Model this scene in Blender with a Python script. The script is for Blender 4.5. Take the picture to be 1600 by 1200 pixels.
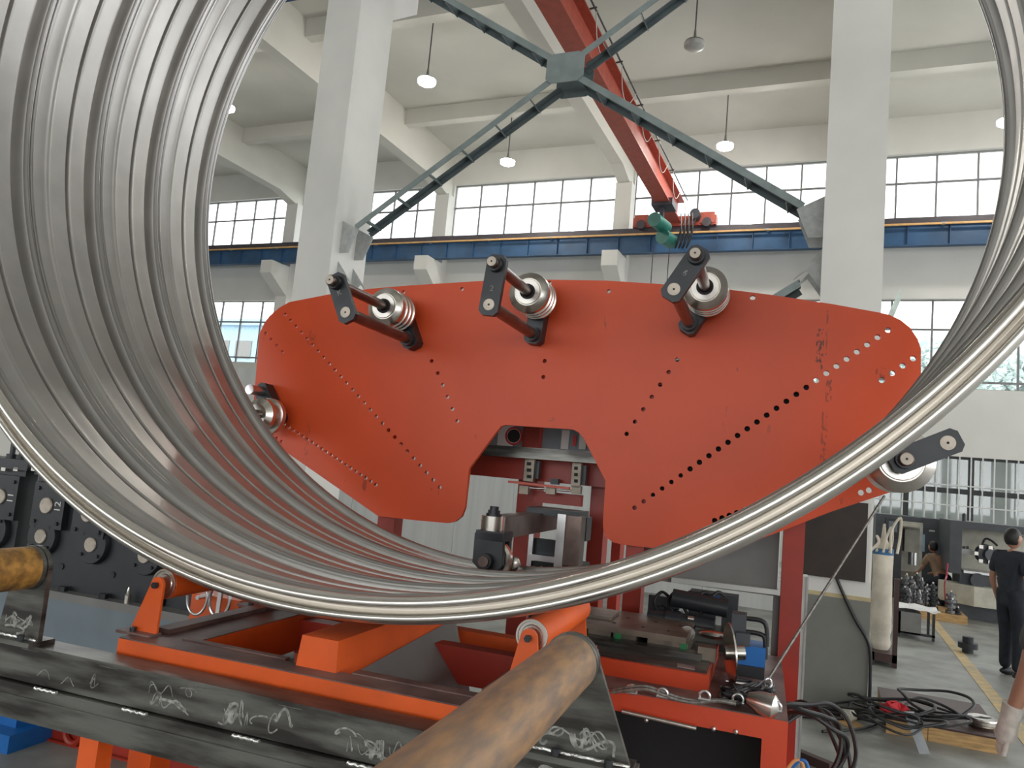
import bpy, bmesh, math, random
from mathutils import Vector, Matrix
random.seed(7)
PI = math.pi
for o in list(bpy.data.objects): bpy.data.objects.remove(o)
scn = bpy.context.scene
COL = scn.collection

# ------------------------------------------------------------------ camera, sky, exposure
CAM_H = 1.85
FOC = 1190.0
PIT, ROL, YAW = math.radians(6.2815), math.radians(5.1945), math.radians(23.115)
fwd = Vector((-math.sin(YAW)*math.cos(PIT), math.cos(YAW)*math.cos(PIT), math.sin(PIT)))
r0 = Vector((math.cos(YAW), math.sin(YAW), 0)); u0 = r0.cross(fwd)
rgt = math.cos(ROL)*r0 + math.sin(ROL)*u0
upv = -math.sin(ROL)*r0 + math.cos(ROL)*u0
cd = bpy.data.cameras.new('camera'); cam = bpy.data.objects.new('camera', cd); COL.objects.link(cam)
cd.sensor_width = 36; cd.lens = 36*FOC/1600; cd.clip_end = 300; cd.clip_start = 0.02
m = Matrix((rgt, upv, -fwd)).transposed().to_4x4(); m.translation = (0, 0, CAM_H)
cam.matrix_world = m
scn.camera = cam

world = bpy.data.worlds.new('overcast_sky'); scn.world = world; world.use_nodes = True
bg = world.node_tree.nodes['Background']
bg.inputs[0].default_value = (0.97, 0.985, 1.0, 1); bg.inputs[1].default_value = 1.0
scn.view_settings.view_transform = 'Standard'; scn.view_settings.look = 'None'
scn.view_settings.gamma = 1; scn.view_settings.use_curve_mapping = False
scn.view_settings.exposure = 1.98
def portal(loc, sx, sy, rx):
    l = bpy.data.lights.new('window_portal', 'AREA'); l.shape = 'RECTANGLE'; l.size = sx; l.size_y = sy
    l.cycles.is_portal = True
    o = bpy.data.objects.new('window_portal', l); COL.objects.link(o); o.location = loc; o.rotation_euler = (rx, 0, 0)
portal((-11, 22.35, 10.15), 46, 2.1, -PI/2)
portal((-11, 22.35, 6.03), 46, 2.34, -PI/2)
portal((4, 22.35, 2.0), 20, 2.4, -PI/2)
portal((-11, -8.35, 3.25), 46, 3.3, PI/2)

for py, pz, sy, sz in ((7.15, 10.15, 29, 2.1), (7.15, 6.03, 29, 2.34), (7.2, 2.7, 27, 3.4)):
    l = bpy.data.lights.new('window_portal', 'AREA'); l.shape = 'RECTANGLE'; l.size = sz; l.size_y = sy; l.cycles.is_portal = True
    o = bpy.data.objects.new('window_portal', l); COL.objects.link(o); o.location = (14.35, py, pz); o.rotation_euler = (0, PI/2, 0)
# ------------------------------------------------------------------ frames and picture-to-place helpers
class Frame:
    def __init__(s, a): s.a = a; s.c = math.cos(a); s.s = math.sin(a)
    def w(s, p): return Vector((p[0]*s.c-p[1]*s.s, p[0]*s.s+p[1]*s.c, p[2]))
    def l(s, p): return Vector((p[0]*s.c+p[1]*s.s, -p[0]*s.s+p[1]*s.c, p[2]))
W = Frame(0.0)            # the building
M = Frame(0.07499966)     # the pipe machine stands a little askew in the building
EYE = Vector((0, 0, CAM_H))
def ray(x, y): return fwd*FOC + rgt*(x-800) - upv*(y-600)
def PB(x, y, b, fr=M): d = fr.l(ray(x, y)); return EYE + d*(b/d.y)
def PA(x, y, a, fr=M): d = fr.l(ray(x, y)); return EYE + d*(a/d.x)
def PZ(x, y, z, fr=M): d = fr.l(ray(x, y)); return EYE + d*((z-CAM_H)/d.z)
def pxbox(x0, y0, x1, y1, b, depth, fr=M):
    xm, ym = (x0+x1)/2, (y0+y1)/2
    a0, a1 = PB(x0, ym, b, fr).x, PB(x1, ym, b, fr).x
    z1, z0 = PB(xm, y0, b, fr).z, PB(xm, y1, b, fr).z
    return (a0, b, z0), (a1, b+depth, z1)

# ------------------------------------------------------------------ materials
MATS = {}
def pm(name, col, rough=.5, metal=0., var=.12, scale=6., bump=0., bscale=60., col2=None, det=4., lo=.35, hi=.65, spec=.5, stretch=None, coat=0.):
    if name in MATS: return MATS[name]
    mt = bpy.data.materials.new(name); mt.use_nodes = True; nt = mt.node_tree; N = nt.nodes; L = nt.links
    bs = N['Principled BSDF']
    bs.inputs['Roughness'].default_value = rough; bs.inputs['Metallic'].default_value = metal
    bs.inputs['Specular IOR Level'].default_value = spec
    if coat: bs.inputs['Coat Weight'].default_value = coat
    tc = N.new('ShaderNodeTexCoord'); vec = tc.outputs['Object']
    if stretch:
        mp = N.new('ShaderNodeMapping'); mp.inputs['Scale'].default_value = stretch
        L.new(vec, mp.inputs[0]); vec = mp.outputs[0]
    nz = N.new('ShaderNodeTexNoise'); nz.inputs['Scale'].default_value = scale; nz.inputs['Detail'].default_value = det
    L.new(vec, nz.inputs['Vector'])
    cr = N.new('ShaderNodeValToRGB')
    c1 = tuple(min(1, c*(1+var)) for c in col); c2 = col2 or tuple(c*(1-var) for c in col)
    cr.color_ramp.elements[0].position = lo; cr.color_ramp.elements[1].position = hi
    cr.color_ramp.elements[0].color = (*c2, 1); cr.color_ramp.elements[1].color = (*c1, 1)
    L.new(nz.outputs['Fac'], cr.inputs[0]); L.new(cr.outputs[0], bs.inputs['Base Color'])
    if bump:
        n2 = N.new('ShaderNodeTexNoise'); n2.inputs['Scale'].default_value = bscale; n2.inputs['Detail'].default_value = 3
        L.new(vec, n2.inputs['Vector'])
        bp = N.new('ShaderNodeBump'); bp.inputs['Strength'].default_value = bump; bp.inputs['Distance'].default_value = .01
        L.new(n2.outputs['Fac'], bp.inputs['Height']); L.new(bp.outputs[0], bs.inputs['Normal'])
    MATS[name] = mt
    return mt
def emat(name, col, s):
    mt = bpy.data.materials.new(name); mt.use_nodes = True; nt = mt.node_tree
    b = nt.nodes['Principled BSDF']; b.inputs['Base Color'].default_value = (*col, 1)
    b.inputs['Emission Color'].default_value = (*col, 1); b.inputs['Emission Strength'].default_value = s
    return mt
def glass(name, tint=(.95, .97, .97), gl=.07, rough=.03):
    mt = bpy.data.materials.new(name); mt.use_nodes = True; nt = mt.node_tree; N = nt.nodes; L = nt.links
    N.remove(N['Principled BSDF']); out = N['Material Output']
    t = N.new('ShaderNodeBsdfTransparent'); t.inputs[0].default_value = (*tint, 1)
    g = N.new('ShaderNodeBsdfGlossy'); g.inputs['Roughness'].default_value = rough
    mx = N.new('ShaderNodeMixShader'); mx.inputs[0].default_value = gl
    L.new(t.outputs[0], mx.inputs[1]); L.new(g.outputs[0], mx.inputs[2]); L.new(mx.outputs[0], out.inputs[0])
    return mt
m_wall = pm('white_plaster', (.66, .65, .61), .8, var=.05, scale=.6, bump=.05, bscale=14)
m_ceil = pm('ceiling_paint', (.62, .61, .56), .85, var=.05, scale=.5)
m_pillar = pm('pillar_paint', (.70, .69, .65), .7, var=.05, scale=1.2, bump=.05, bscale=9)
m_greypaint = pm('grey_dado_paint', (.20, .20, .18), .6, var=.10, scale=2, bump=.05)
m_stripe = pm('beige_stripe_paint', (.52, .43, .24), .6)
m_floor = pm('concrete_floor', (.25, .255, .235), .45, var=.28, scale=2.4, det=10, bump=.06, bscale=30)
m_yline = pm('worn_yellow_line', (.52, .36, .14), .6, var=.2, scale=9, col2=(.36, .32, .22))
m_frame = pm('window_frame', (.20, .20, .20), .5)
m_bframe = pm('black_window_frame', (.018, .02, .022), .4)
m_wbar = pm('white_bar', (.62, .63, .62), .4)
m_glass = glass('window_glass')
m_panel = pm('sandwich_panel', (.62, .63, .61), .55, var=.07, scale=1.1, stretch=(6, 1, .3))
m_orange = pm('orange_paint', (.60, .062, .018), .34, var=.08, scale=2.5, bump=.02, bscale=20, coat=.1)
m_red = pm('red_oxide_paint', (.32, .024, .010), .42, var=.15, scale=4)
m_torange = pm('table_orange_paint', (.72, .105, .014), .42, var=.12, scale=5, bump=.03, bscale=30)
m_worn = pm('worn_primer_top', (.17, .10, .085), .5, var=.25, scale=9, det=8, col2=(.10, .055, .05), bump=.05)
m_steel = pm('galvanised_coil', (.56, .545, .52), .39, .86, var=.07, scale=5, bump=.01, bscale=6, spec=.1)
m_rim = pm('rolled_edge_lit', (.72, .69, .64), .27, .95, var=.015, scale=2)  # lighter than the pipe bands; reflected light put into the colour
m_seam = pm('burnished_seam', (.46, .45, .44), .30, 1., var=.05, scale=4)
m_tool = pm('oiled_tool_steel', (.22, .22, .23), .25, .9, var=.2, scale=20)
m_pinend = pm('turned_shaft_end', (.42, .37, .31), .45, .7, var=.1, scale=30)
m_bright = pm('machined_steel', (.66, .63, .58), .26, 1., var=.12, scale=7)
m_zinc = pm('zinc_steel', (.62, .62, .62), .3, 1., var=.12, scale=9)
m_shaft = pm('brown_steel_shaft', (.16, .115, .10), .3, .75, var=.22, scale=12)
m_black = pm('blackened_steel', (.035, .038, .042), .38, .4, var=.2, scale=8)
m_blackm = pm('black_machine_paint', (.022, .025, .029), .42, var=.15, scale=5, bump=.02)
m_rust = pm('rusty_tube', (.35, .205, .105), .5, .2, var=.15, scale=60, det=13, col2=(.225, .155, .11), lo=.36, hi=.66, stretch=(1, .22, 1), bump=.12, bscale=70)
m_rust2 = pm('orange_rust_tube', (.42, .22, .05), .5, .2, var=.25, scale=30, det=12, col2=(.16, .085, .03), lo=.36, hi=.64, bump=.12, bscale=70)
m_mill = pm('mill_scale_steel', (.135, .135, .122), .34, .6, var=.35, scale=9, det=12, col2=(.045, .040, .036), lo=.40, hi=.62, stretch=(.35, 1, 2.2), bump=.06, bscale=40)
m_chalk = pm('chalk_mark', (.27, .27, .245), .9, var=.45, scale=60)
m_weld = pm('weld_bead', (.55, .55, .52), .3, .9, var=.2, scale=60, bump=.3, bscale=120)
m_greyblue = pm('grey_blue_paint', (.17, .21, .235), .5, var=.06)
m_brace = pm('brace_green_grey', (.23, .275, .27), .45, var=.1)
m_braceshade = pm('brace_shade', (.10, .125, .13), .45, var=.1)  # darker copy of the brace paint, shade put into the colour
m_gusset = pm('gusset_grey_paint', (.42, .43, .42), .6, var=.12, scale=14)
m_crane = pm('crane_red_paint', (.40, .075, .045), .5, var=.1)
m_blue = pm('rail_blue_paint', (.028, .085, .18), .45, var=.2, scale=1.6)
m_rail = pm('dark_rail', (.06, .05, .06), .5)
m_cond = pm('orange_conductor', (.62, .36, .14), .5)
m_green = pm('hoist_green', (.02, .14, .11), .4)
m_dark = pm('dark_cavity', (.012, .012, .013), .7)  # near-black; also stands in for shade in holes and recesses
m_cable = pm('black_rubber', (.012, .012, .013), .45)
m_rope = pm('wire_rope', (.24, .23, .21), .45, .6, var=.3, scale=90)
m_bluep = pm('blue_paint', (.01, .13, .42), .4, var=.08)
m_clampg = pm('green_clamp', (.01, .20, .06), .5)
m_table = pm('oily_steel_plate', (.22, .19, .15), .4, .6, var=.25, scale=9)
m_grey = pm('grey_sheet_metal', (.20, .195, .185), .45, var=.08)
m_lgrey = pm('light_grey_trim', (.55, .55, .52), .45)
m_brown = pm('dark_brown_board', (.030, .020, .014), .5, var=.2)
m_cream = pm('cream_machine_paint', (.55, .53, .44), .45)
m_char = pm('charcoal_machine_paint', (.055, .06, .07), .45)
m_wood = pm('raw_timber', (.50, .31, .13), .7, var=.25, scale=6, stretch=(1, 8, 8), bump=.1)
m_bag = pm('woven_sack', (.66, .60, .50), .8, var=.15, scale=5, bump=.25, bscale=12)
m_bband = pm('blue_band', (.06, .17, .34), .7)
m_fbrown = pm('brown_stand', (.05, .022, .018), .5)
m_cloth = pm('red_cloth', (.65, .03, .045), .7)
m_paper = pm('crumpled_paper', (.72, .70, .62), .8)
m_navy = pm('navy_cotton', (.022, .027, .038), .85, var=.2, scale=12)
m_jeans = pm('dark_trousers', (.014, .018, .027), .85, var=.2, scale=12)
m_skin = pm('skin', (.42, .22, .145), .5, var=.05)
m_hair = pm('black_hair', (.010, .009, .009), .5)
m_shoe = pm('black_shoe', (.012, .012, .014), .5)
m_glove = pm('cotton_glove', (.62, .58, .52), .85, var=.12, scale=30)
m_tan = pm('tan_cotton', (.30, .20, .13), .85)
m_gshirt = pm('grey_cotton', (.09, .095, .10), .85)
m_lamp = emat('lamp_lens', (1, .97, .9), 30)
m_lampoff = pm('dead_lamp_lens', (.45, .45, .42), .3)
m_white = pm('white_print', (.7, .7, .68), .5, var=.03)
m_redp = pm('red_print', (.55, .03, .03), .5, var=.03)
m_outb = pm('pale_render', (.42, .42, .40), .8)
m_outblue = pm('blue_cladding', (.34, .48, .60), .7)
m_leaf = pm('hazed_leaf_mass', (.74, .82, .80), .9, var=.1, scale=3)  # leaf green paled, haze and glare put into the colour
m_asph = pm('yard_concrete', (.40, .40, .38), .9)
m_pink = pm('yellow_green_hose', (.45, .05, .08), .5)
m_dkpanel = pm('slate_panel', (.20, .25, .27), .5)

# plate paint gets its own scuffs
def add_scuffs(mt):
    nt = mt.node_tree; N = nt.nodes; L = nt.links; bs = N['Principled BSDF']
    src = bs.inputs['Base Color'].links[0].from_socket
    tc = N.new('ShaderNodeTexCoord'); mp = N.new('ShaderNodeMapping'); mp.inputs['Scale'].default_value = (22, 1, 7)
    L.new(tc.outputs['Object'], mp.inputs[0])
    n1 = N.new('ShaderNodeTexNoise'); n1.inputs['Scale'].default_value = 1.0; n1.inputs['Detail'].default_value = 8; L.new(mp.outputs[0], n1.inputs[0])
    n2 = N.new('ShaderNodeTexNoise'); n2.inputs['Scale'].default_value = 1.1; n2.inputs['Detail'].default_value = 1; L.new(tc.outputs['Object'], n2.inputs[0])
    r1 = N.new('ShaderNodeValToRGB'); r1.color_ramp.elements[0].position = .66; r1.color_ramp.elements[1].position = .70; L.new(n1.outputs[0], r1.inputs[0])
    r2 = N.new('ShaderNodeValToRGB'); r2.color_ramp.elements[0].position = .50; r2.color_ramp.elements[1].position = .60; L.new(n2.outputs[0], r2.inputs[0])
    mu = N.new('ShaderNodeMath'); mu.operation = 'MULTIPLY'; L.new(r1.outputs[0], mu.inputs[0]); L.new(r2.outputs[0], mu.inputs[1])
    mx = N.new('ShaderNodeMix'); mx.data_type = 'RGBA'; L.new(mu.outputs[0], mx.inputs[0]); L.new(src, mx.inputs[6]); mx.inputs[7].default_value = (.16, .03, .015, 1)
    L.new(mx.outputs[2], bs.inputs['Base Color'])
def stain(mt, boxes, sc=(90, 1, 35), th=(.50, .56)):
    nt = mt.node_tree; N = nt.nodes; L = nt.links; bs = N['Principled BSDF']
    tc = N.new('ShaderNodeTexCoord'); mp = N.new('ShaderNodeMapping'); mp.inputs['Scale'].default_value = sc; L.new(tc.outputs['Object'], mp.inputs[0])
    nz = N.new('ShaderNodeTexNoise'); nz.inputs['Scale'].default_value = 1; nz.inputs['Detail'].default_value = 5; L.new(mp.outputs[0], nz.inputs[0])
    rp = N.new('ShaderNodeValToRGB'); rp.color_ramp.elements[0].position = th[0]; rp.color_ramp.elements[1].position = th[1]; L.new(nz.outputs[0], rp.inputs[0])
    sp = N.new('ShaderNodeSeparateXYZ'); L.new(tc.outputs['Object'], sp.inputs[0])
    for cx, cz, wx, wz, k in boxes:
        src = bs.inputs['Base Color'].links[0].from_socket
        ms = []
        for o_, c_, e_ in ((sp.outputs[0], cx, wx), (sp.outputs[2], cz, wz)):
            q = N.new('ShaderNodeMath'); q.operation = 'COMPARE'; L.new(o_, q.inputs[0]); q.inputs[1].default_value = c_; q.inputs[2].default_value = e_; ms.append(q)
        a = N.new('ShaderNodeMath'); a.operation = 'MULTIPLY'; L.new(ms[0].outputs[0], a.inputs[0]); L.new(ms[1].outputs[0], a.inputs[1])
        b = N.new('ShaderNodeMath'); b.operation = 'MULTIPLY'; L.new(a.outputs[0], b.inputs[0]); L.new(rp.outputs[0], b.inputs[1])
        c = N.new('ShaderNodeMath'); c.operation = 'MULTIPLY'; L.new(b.outputs[0], c.inputs[0]); c.inputs[1].default_value = k
        mx = N.new('ShaderNodeMix'); mx.data_type = 'RGBA'; L.new(c.outputs[0], mx.inputs[0]); L.new(src, mx.inputs[6]); mx.inputs[7].default_value = (.05, .018, .012, 1)
        L.new(mx.outputs[2], bs.inputs['Base Color'])
m_plate = pm('plate_orange_paint', (.66, .074, .016), .43, var=.05, scale=2.5, bump=.012, bscale=9, spec=.42)
add_scuffs(m_plate)

# ------------------------------------------------------------------ mesh builder
def V(*a): return Vector(a)
def ortho(d):
    d = Vector(d).normalized(); h = V(0, 0, 1) if abs(d.z) < .9 else V(1, 0, 0)
    x = h.cross(d).normalized(); return x, d.cross(x)
class MB:
    def __init__(s): s.v = []; s.f = []
    def add(s, vs, fs):
        n = len(s.v); s.v += [Vector(p) for p in vs]; s.f += [tuple(i+n for i in f) for f in fs]; return s
    def box(s, lo, hi):
        x0, x1 = sorted((lo[0], hi[0])); y0, y1 = sorted((lo[1], hi[1])); z0, z1 = sorted((lo[2], hi[2]))
        return s.add([(x0, y0, z0), (x1, y0, z0), (x1, y1, z0), (x0, y1, z0), (x0, y0, z1), (x1, y0, z1), (x1, y1, z1), (x0, y1, z1)],
                     [(0, 3, 2, 1), (4, 5, 6, 7), (0, 1, 5, 4), (1, 2, 6, 5), (2, 3, 7, 6), (3, 0, 4, 7)])
    def px(s, x0, y0, x1, y1, b, d, fr=M): return s.box(*pxbox(x0, y0, x1, y1, b, d, fr))
    def bar(s, p, q, w, h, up=(0, 0, 1)):
        p, q = Vector(p), Vector(q); d = (q-p).normalized(); up = Vector(up)
        x = d.cross(up)
        if x.length < 1e-4: x = d.cross(V(1, 0, 0))
        x.normalize(); y = x.cross(d); c = [(-w/2, -h/2), (w/2, -h/2), (w/2, h/2), (-w/2, h/2)]
        vs = [e+x*i+y*j for e in (p, q) for i, j in c]
        return s.add(vs, [(3, 2, 1, 0), (4, 5, 6, 7), (0, 1, 5, 4), (1, 2, 6, 5), (2, 3, 7, 6), (3, 0, 4, 7)])
    def lathe(s, o, ax, prof, n=24, cap=True, a0=0):
        o = Vector(o); ax = Vector(ax).normalized(); x, y = ortho(ax); base = len(s.v)
        for t, r in prof:
            for k in range(n):
                a = a0+2*PI*k/n; s.v.append(o+ax*t+(x*math.cos(a)+y*math.sin(a))*r)
        for i in range(len(prof)-1):
            for k in range(n):
                k2 = (k+1) % n
                s.f.append((base+i*n+k, base+i*n+k2, base+(i+1)*n+k2, base+(i+1)*n+k))
        if cap:
            if prof[0][1] > 1e-5: s.f.append(tuple(base+k for k in range(n-1, -1, -1)))
            if prof[-1][1] > 1e-5: s.f.append(tuple(base+(len(prof)-1)*n+k for k in range(n)))
        return s
    def cyl(s, p, q, r, n=16, r1=None):
        p, q = Vector(p), Vector(q); L = (q-p).length
        return s.lathe(p, q-p, [(0, r), (L, r if r1 is None else r1)], n)
    def tube(s, pts, r, n=8, smooth=6, closed=False):
        P = [Vector(p) for p in pts]
        if smooth and len(P) > 2: P = crom(P, smooth, closed)
        base = len(s.v); m_ = len(P); nx = None
        for i, p in enumerate(P):
            a = P[i-1] if i or closed else p; b = P[(i+1) % m_] if i < m_-1 or closed else p
            d = (b-a)
            if d.length < 1e-9: d = V(0, 0, 1)
            d.normalize()
            if nx is None: nx, ny = ortho(d)
            else:
                nx = nx-d*nx.dot(d)
                nx = nx.normalized() if nx.length > 1e-6 else ortho(d)[0]
                ny = d.cross(nx)
            rr = r[min(len(r)-1, int(i*len(r)/m_))] if isinstance(r, (list, tuple)) else r
            for k in range(n):
                t = 2*PI*k/n; s.v.append(p+(nx*math.cos(t)+ny*math.sin(t))*rr)
        for i in range(m_ if closed else m_-1):
            for k in range(n):
                k2 = (k+1) % n; j = (i+1) % m_
                s.f.append((base+i*n+k, base+i*n+k2, base+j*n+k2, base+j*n+k))
        if not closed:
            s.f.append(tuple(base+k for k in range(n-1, -1, -1))); s.f.append(tuple(base+(m_-1)*n+k for k in range(n)))
        return s
    def prism(s, pts, off):
        P = [Vector(p) for p in pts]; off = Vector(off); n = len(P)
        s.add(P+[p+off for p in P], [tuple(range(n-1, -1, -1)), tuple(range(n, 2*n))]+[(i, (i+1) % n, n+(i+1) % n, n+i) for i in range(n)])
        return s
    def sph(s, c, r, n=12, sc=(1, 1, 1)):
        c = Vector(c); base = len(s.v); h = n//2
        for i in range(h+1):
            t = PI*i/h
            for k in range(n):
                a = 2*PI*k/n
                s.v.append(c+V(r*sc[0]*math.sin(t)*math.cos(a), r*sc[1]*math.sin(t)*math.sin(a), r*sc[2]*math.cos(t)))
        for i in range(h):
            for k in range(n):
                k2 = (k+1) % n
                s.f.append((base+i*n+k, base+(i+1)*n+k, base+(i+1)*n+k2, base+i*n+k2))
        return s
    def mesh(s, name, mt, org=(0, 0, 0), smooth=None):
        me = bpy.data.meshes.new(name); o = Vector(org)
        me.from_pydata([tuple(p-o) for p in s.v], [], s.f); me.update()
        bm = bmesh.new(); bm.from_mesh(me)
        bmesh.ops.recalc_face_normals(bm, faces=bm.faces)
        bm.to_mesh(me); bm.free()
        if mt: me.materials.append(mt)
        if smooth:
            me.shade_smooth(); me.set_sharp_from_angle(angle=math.radians(smooth))
        return me
def crom(P, k=6, closed=False):
    out = []; n = len(P); rng = range(n if closed else n-1)
    for i in rng:
        p0 = P[i-1] if i or closed else P[0]; p1 = P[i]; p2 = P[(i+1) % n]; p3 = P[(i+2) % n] if i+2 < n or closed else P[-1]
        for j in range(k):
            t = j/k; t2 = t*t; t3 = t2*t
            out.append(.5*((2*p1)+(p2-p0)*t+(2*p0-5*p1+4*p2-p3)*t2+(3*p1-p0-3*p2+p3)*t3))
    if not closed: out.append(P[-1].copy())
    return out

class Thing:
    """an Empty at the thing's base that parents its parts"""
    def __init__(s, name, label, cat, org, fr=M, group=None, kind=None, rz=0.):
        s.org = Vector(org); s.fr = fr
        s.ob = bpy.data.objects.new(name, None); COL.objects.link(s.ob)
        s.ob.empty_display_size = .1
        s.ob.location = fr.w(s.org); s.ob.rotation_euler = (0, 0, fr.a+rz)
        if kind: s.ob['kind'] = kind
        else:
            s.ob['label'] = label; s.ob['category'] = cat
            if group: s.ob['group'] = group
    def part(s, name, mb, mt, parent=None, smooth=35, label=None):
        o = bpy.data.objects.new(name, mb.mesh(name, mt, s.org, smooth)); COL.objects.link(o)
        o.parent = parent or s.ob
        if label: o['label'] = label
        return o
    def inst(s, name, me, loc, parent=None):
        o = bpy.data.objects.new(name, me); COL.objects.link(o); o.parent = parent or s.ob; o.location = Vector(loc)-s.org
        return o
def solo(name, label, cat, mb, mt, org, fr=M, group=None, smooth=35, kind=None):
    o = bpy.data.objects.new(name, mb.mesh(name, mt, org, smooth)); COL.objects.link(o)
    o.location = fr.w(org); o.rotation_euler = (0, 0, fr.a)
    if kind: o['kind'] = kind
    if kind != 'structure':
        o['label'] = label; o['category'] = cat
        if group: o['group'] = group
    return o
def struct(name, mb, mt, fr=W, smooth=None):
    return solo(name, None, None, mb, mt, (0, 0, 0), fr, None, smooth, 'structure')
def kid(parent, name, mb, mt, smooth=None, org=(0, 0, 0)):
    o = bpy.data.objects.new(name, mb.mesh(name, mt, org, smooth)); COL.objects.link(o); o.parent = parent
    return o
def text_part(th, name, s, size, loc, right, up, mt, parent=None, depth=.0008):
    cu = bpy.data.curves.new(name, 'FONT'); cu.body = s; cu.size = size; cu.align_x = 'CENTER'; cu.align_y = 'CENTER'; cu.extrude = depth
    t = bpy.data.objects.new(name+'_tmp', cu); COL.objects.link(t)
    dg = bpy.context.evaluated_depsgraph_get(); me = bpy.data.meshes.new_from_object(t.evaluated_get(dg))
    bpy.data.objects.remove(t)
    r = Vector(right).normalized(); u = Vector(up); u = (u-r*u.dot(r)).normalized(); n = r.cross(u); lo = Vector(loc)-th.org
    for v in me.vertices: c = v.co.copy(); v.co = lo+r*c.x+u*c.y+n*c.z
    me.name = name; me.materials.clear(); me.materials.append(mt)
    o = bpy.data.objects.new(name, me); COL.objects.link(o); o.parent = parent or th.ob
    return o

# ------------------------------------------------------------------ the hall
X0, X1, YB, YN, ZC = -34.0, 14.0, 22.0, -8.0, 12.25
GRID = [-31.15, -24.9, -18.65, -12.4, -6.15, .1, 6.35, 12.6]
PY = 7.65                                             # row of free-standing pillars
fl = struct('floor', MB().box((X0-.4, YN-.4, -.2), (X1+.4, YB+.4, 0)), m_floor)
yl = MB(); a, b = PZ(1466, 980, .002, W), PZ(1625, 1180, .002, W); d = (b-a).normalized(); n = V(-d.y, d.x, 0)*.065
yl.prism([a-d*3+n, b+d*1.0+n, b+d*1.0-n, a-d*3-n], (0, 0, .002)); kid(fl, 'floor_line', yl, m_yline)
ce = struct('ceiling', MB().box((X0-.4, YN-.4, ZC), (X1+.4, YB+.4, ZC+.25)), m_ceil)
for gx in GRID:
    mb = MB()
    prof = [(YN, 10.95), (YB-1.3, 10.95), (YB-.45, 10.75), (YB, 10.75), (YB, ZC+.02), (YN, ZC+.02)]
    mb.prism([(gx-.19, y, z) for y, z in prof], (.38, 0, 0)); kid(ce, 'main_beam', mb, m_ceil)
for gy in (-4.5, -.9, 2.7, 9.4, 14.0, 18.75):
    kid(ce, 'cross_beam', MB().box((X0, gy-.14, 11.78), (X1, gy+.14, ZC+.02)), m_ceil)
kid(ce, 'spine_beam', MB().box((X0, PY+.2, 11.2), (X1, PY+.6, ZC+.02)), m_ceil)

ZU = (9.1, 11.2); ZL = (4.86, 7.2); ZG = (.9, 3.15)
def wall(y, t, zones, name):
    mb = MB(); zs = [0]
    for (z0, z1, xlo, xhi) in zones:
        mb.box((X0, y, zs[-1]), (X1, y+t, z0))
        if xlo > X0: mb.box((X0, y, z0), (xlo, y+t, z1))
        if xhi < X1: mb.box((xhi, y, z0), (X1, y+t, z1))
        for gx in GRID:
            if xlo-.3 < gx < xhi+.3: mb.box((max(gx-.25, X0), y, z0), (min(gx+.25, X1), y+t, z1))
        zs.append(z1)
    mb.box((X0, y, zs[-1]), (X1, y+t, ZC+.1))
    return struct(name, mb, m_wall)
wb = wall(YB, .3, [(*ZG, -6.15, X1), (*ZL, X0, X1), (*ZU, X0, X1)], 'wall_back')
wall(YN-.3, .3, [(1.6, 4.9, X0, X1)], 'wall_front')  # unseen opening, its height set for the light it lets in
struct('wall_left', MB().box((X0-.3, YN-.3, 0), (X0, YB+.3, ZC+.1)), m_wall)
wrm = MB()
for z0, z1, ys in ((0, 1.0, []), (1.0, 4.4, [(-6, 7.2), (8.6, 20.5)]), (4.4, 4.86, []), (4.86, 7.2, [(-7, 7.2), (8.6, 21.3)]), (7.2, 9.1, []), (9.1, 11.2, [(-7, 7.2), (8.6, 21.3)]), (11.2, ZC+.1, [])):  # unseen openings, added to brighten the pipe's left inside
    y = YN-.3
    for a_, b_ in ys: wrm.box((X1, y, z0), (X1+.3, a_, z1)); y = b_
    wrm.box((X1, y, z0), (X1+.3, YB+.3, z1))
struct('wall_right', wrm, m_wall)
for gx in GRID[1:-1]:
    pb = struct('trim_%d' % (GRID.index(gx)), MB().box((gx-.25, YB-.35, 0), (gx+.25, YB+.01, 10.78)), m_wall)
    cb = MB(); cb.prism([(gx-.24, YB-.3, 8.36), (gx-.24, YB-1.3, 8.36), (gx-.24, YB-1.3, 7.9), (gx-.24, YB-.3, 7.25)], (.48, 0, 0))
    kid(pb, 'corbel', cb, m_wall)

# windows of the back wall: panes and glazing bars are pieces of their own
MESH = {}
def unit(key, sx, sy, sz, mt):
    if key not in MESH: MESH[key] = MB().box((-sx/2, -sy/2, -sz/2), (sx/2, sy/2, sz/2)).mesh(key, mt)
    return MESH[key]
wn = 0
def window(xl, xr, zrows, ncol, y, fm, tag, barw=.05):
    global wn; wn += 1
    t = Thing('window_%d' % wn, None, None, ((xl+xr)/2, y, zrows[0]), W, kind='structure')
    wd = (xr-xl)/ncol; H = zrows[-1]-zrows[0]
    for i in range(ncol+1):
        t.inst('glazing_bar', unit(tag+'_upright', barw, .06, H, fm), (xl+wd*i, y, zrows[0]+H/2))
    for z in zrows:
        t.inst('glazing_bar', unit(tag+'_cross', xr-xl, .055, barw, fm), ((xl+xr)/2, y, z))
    for i in range(ncol):
        for j in range(len(zrows)-1):
            h = zrows[j+1]-zrows[j]-barw
            t.inst('pane', unit(tag+'_pane%d' % j, wd-barw, .006, h, m_glass), (xl+wd*(i+.5), y, (zrows[j]+zrows[j+1])/2))
    return t
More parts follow.
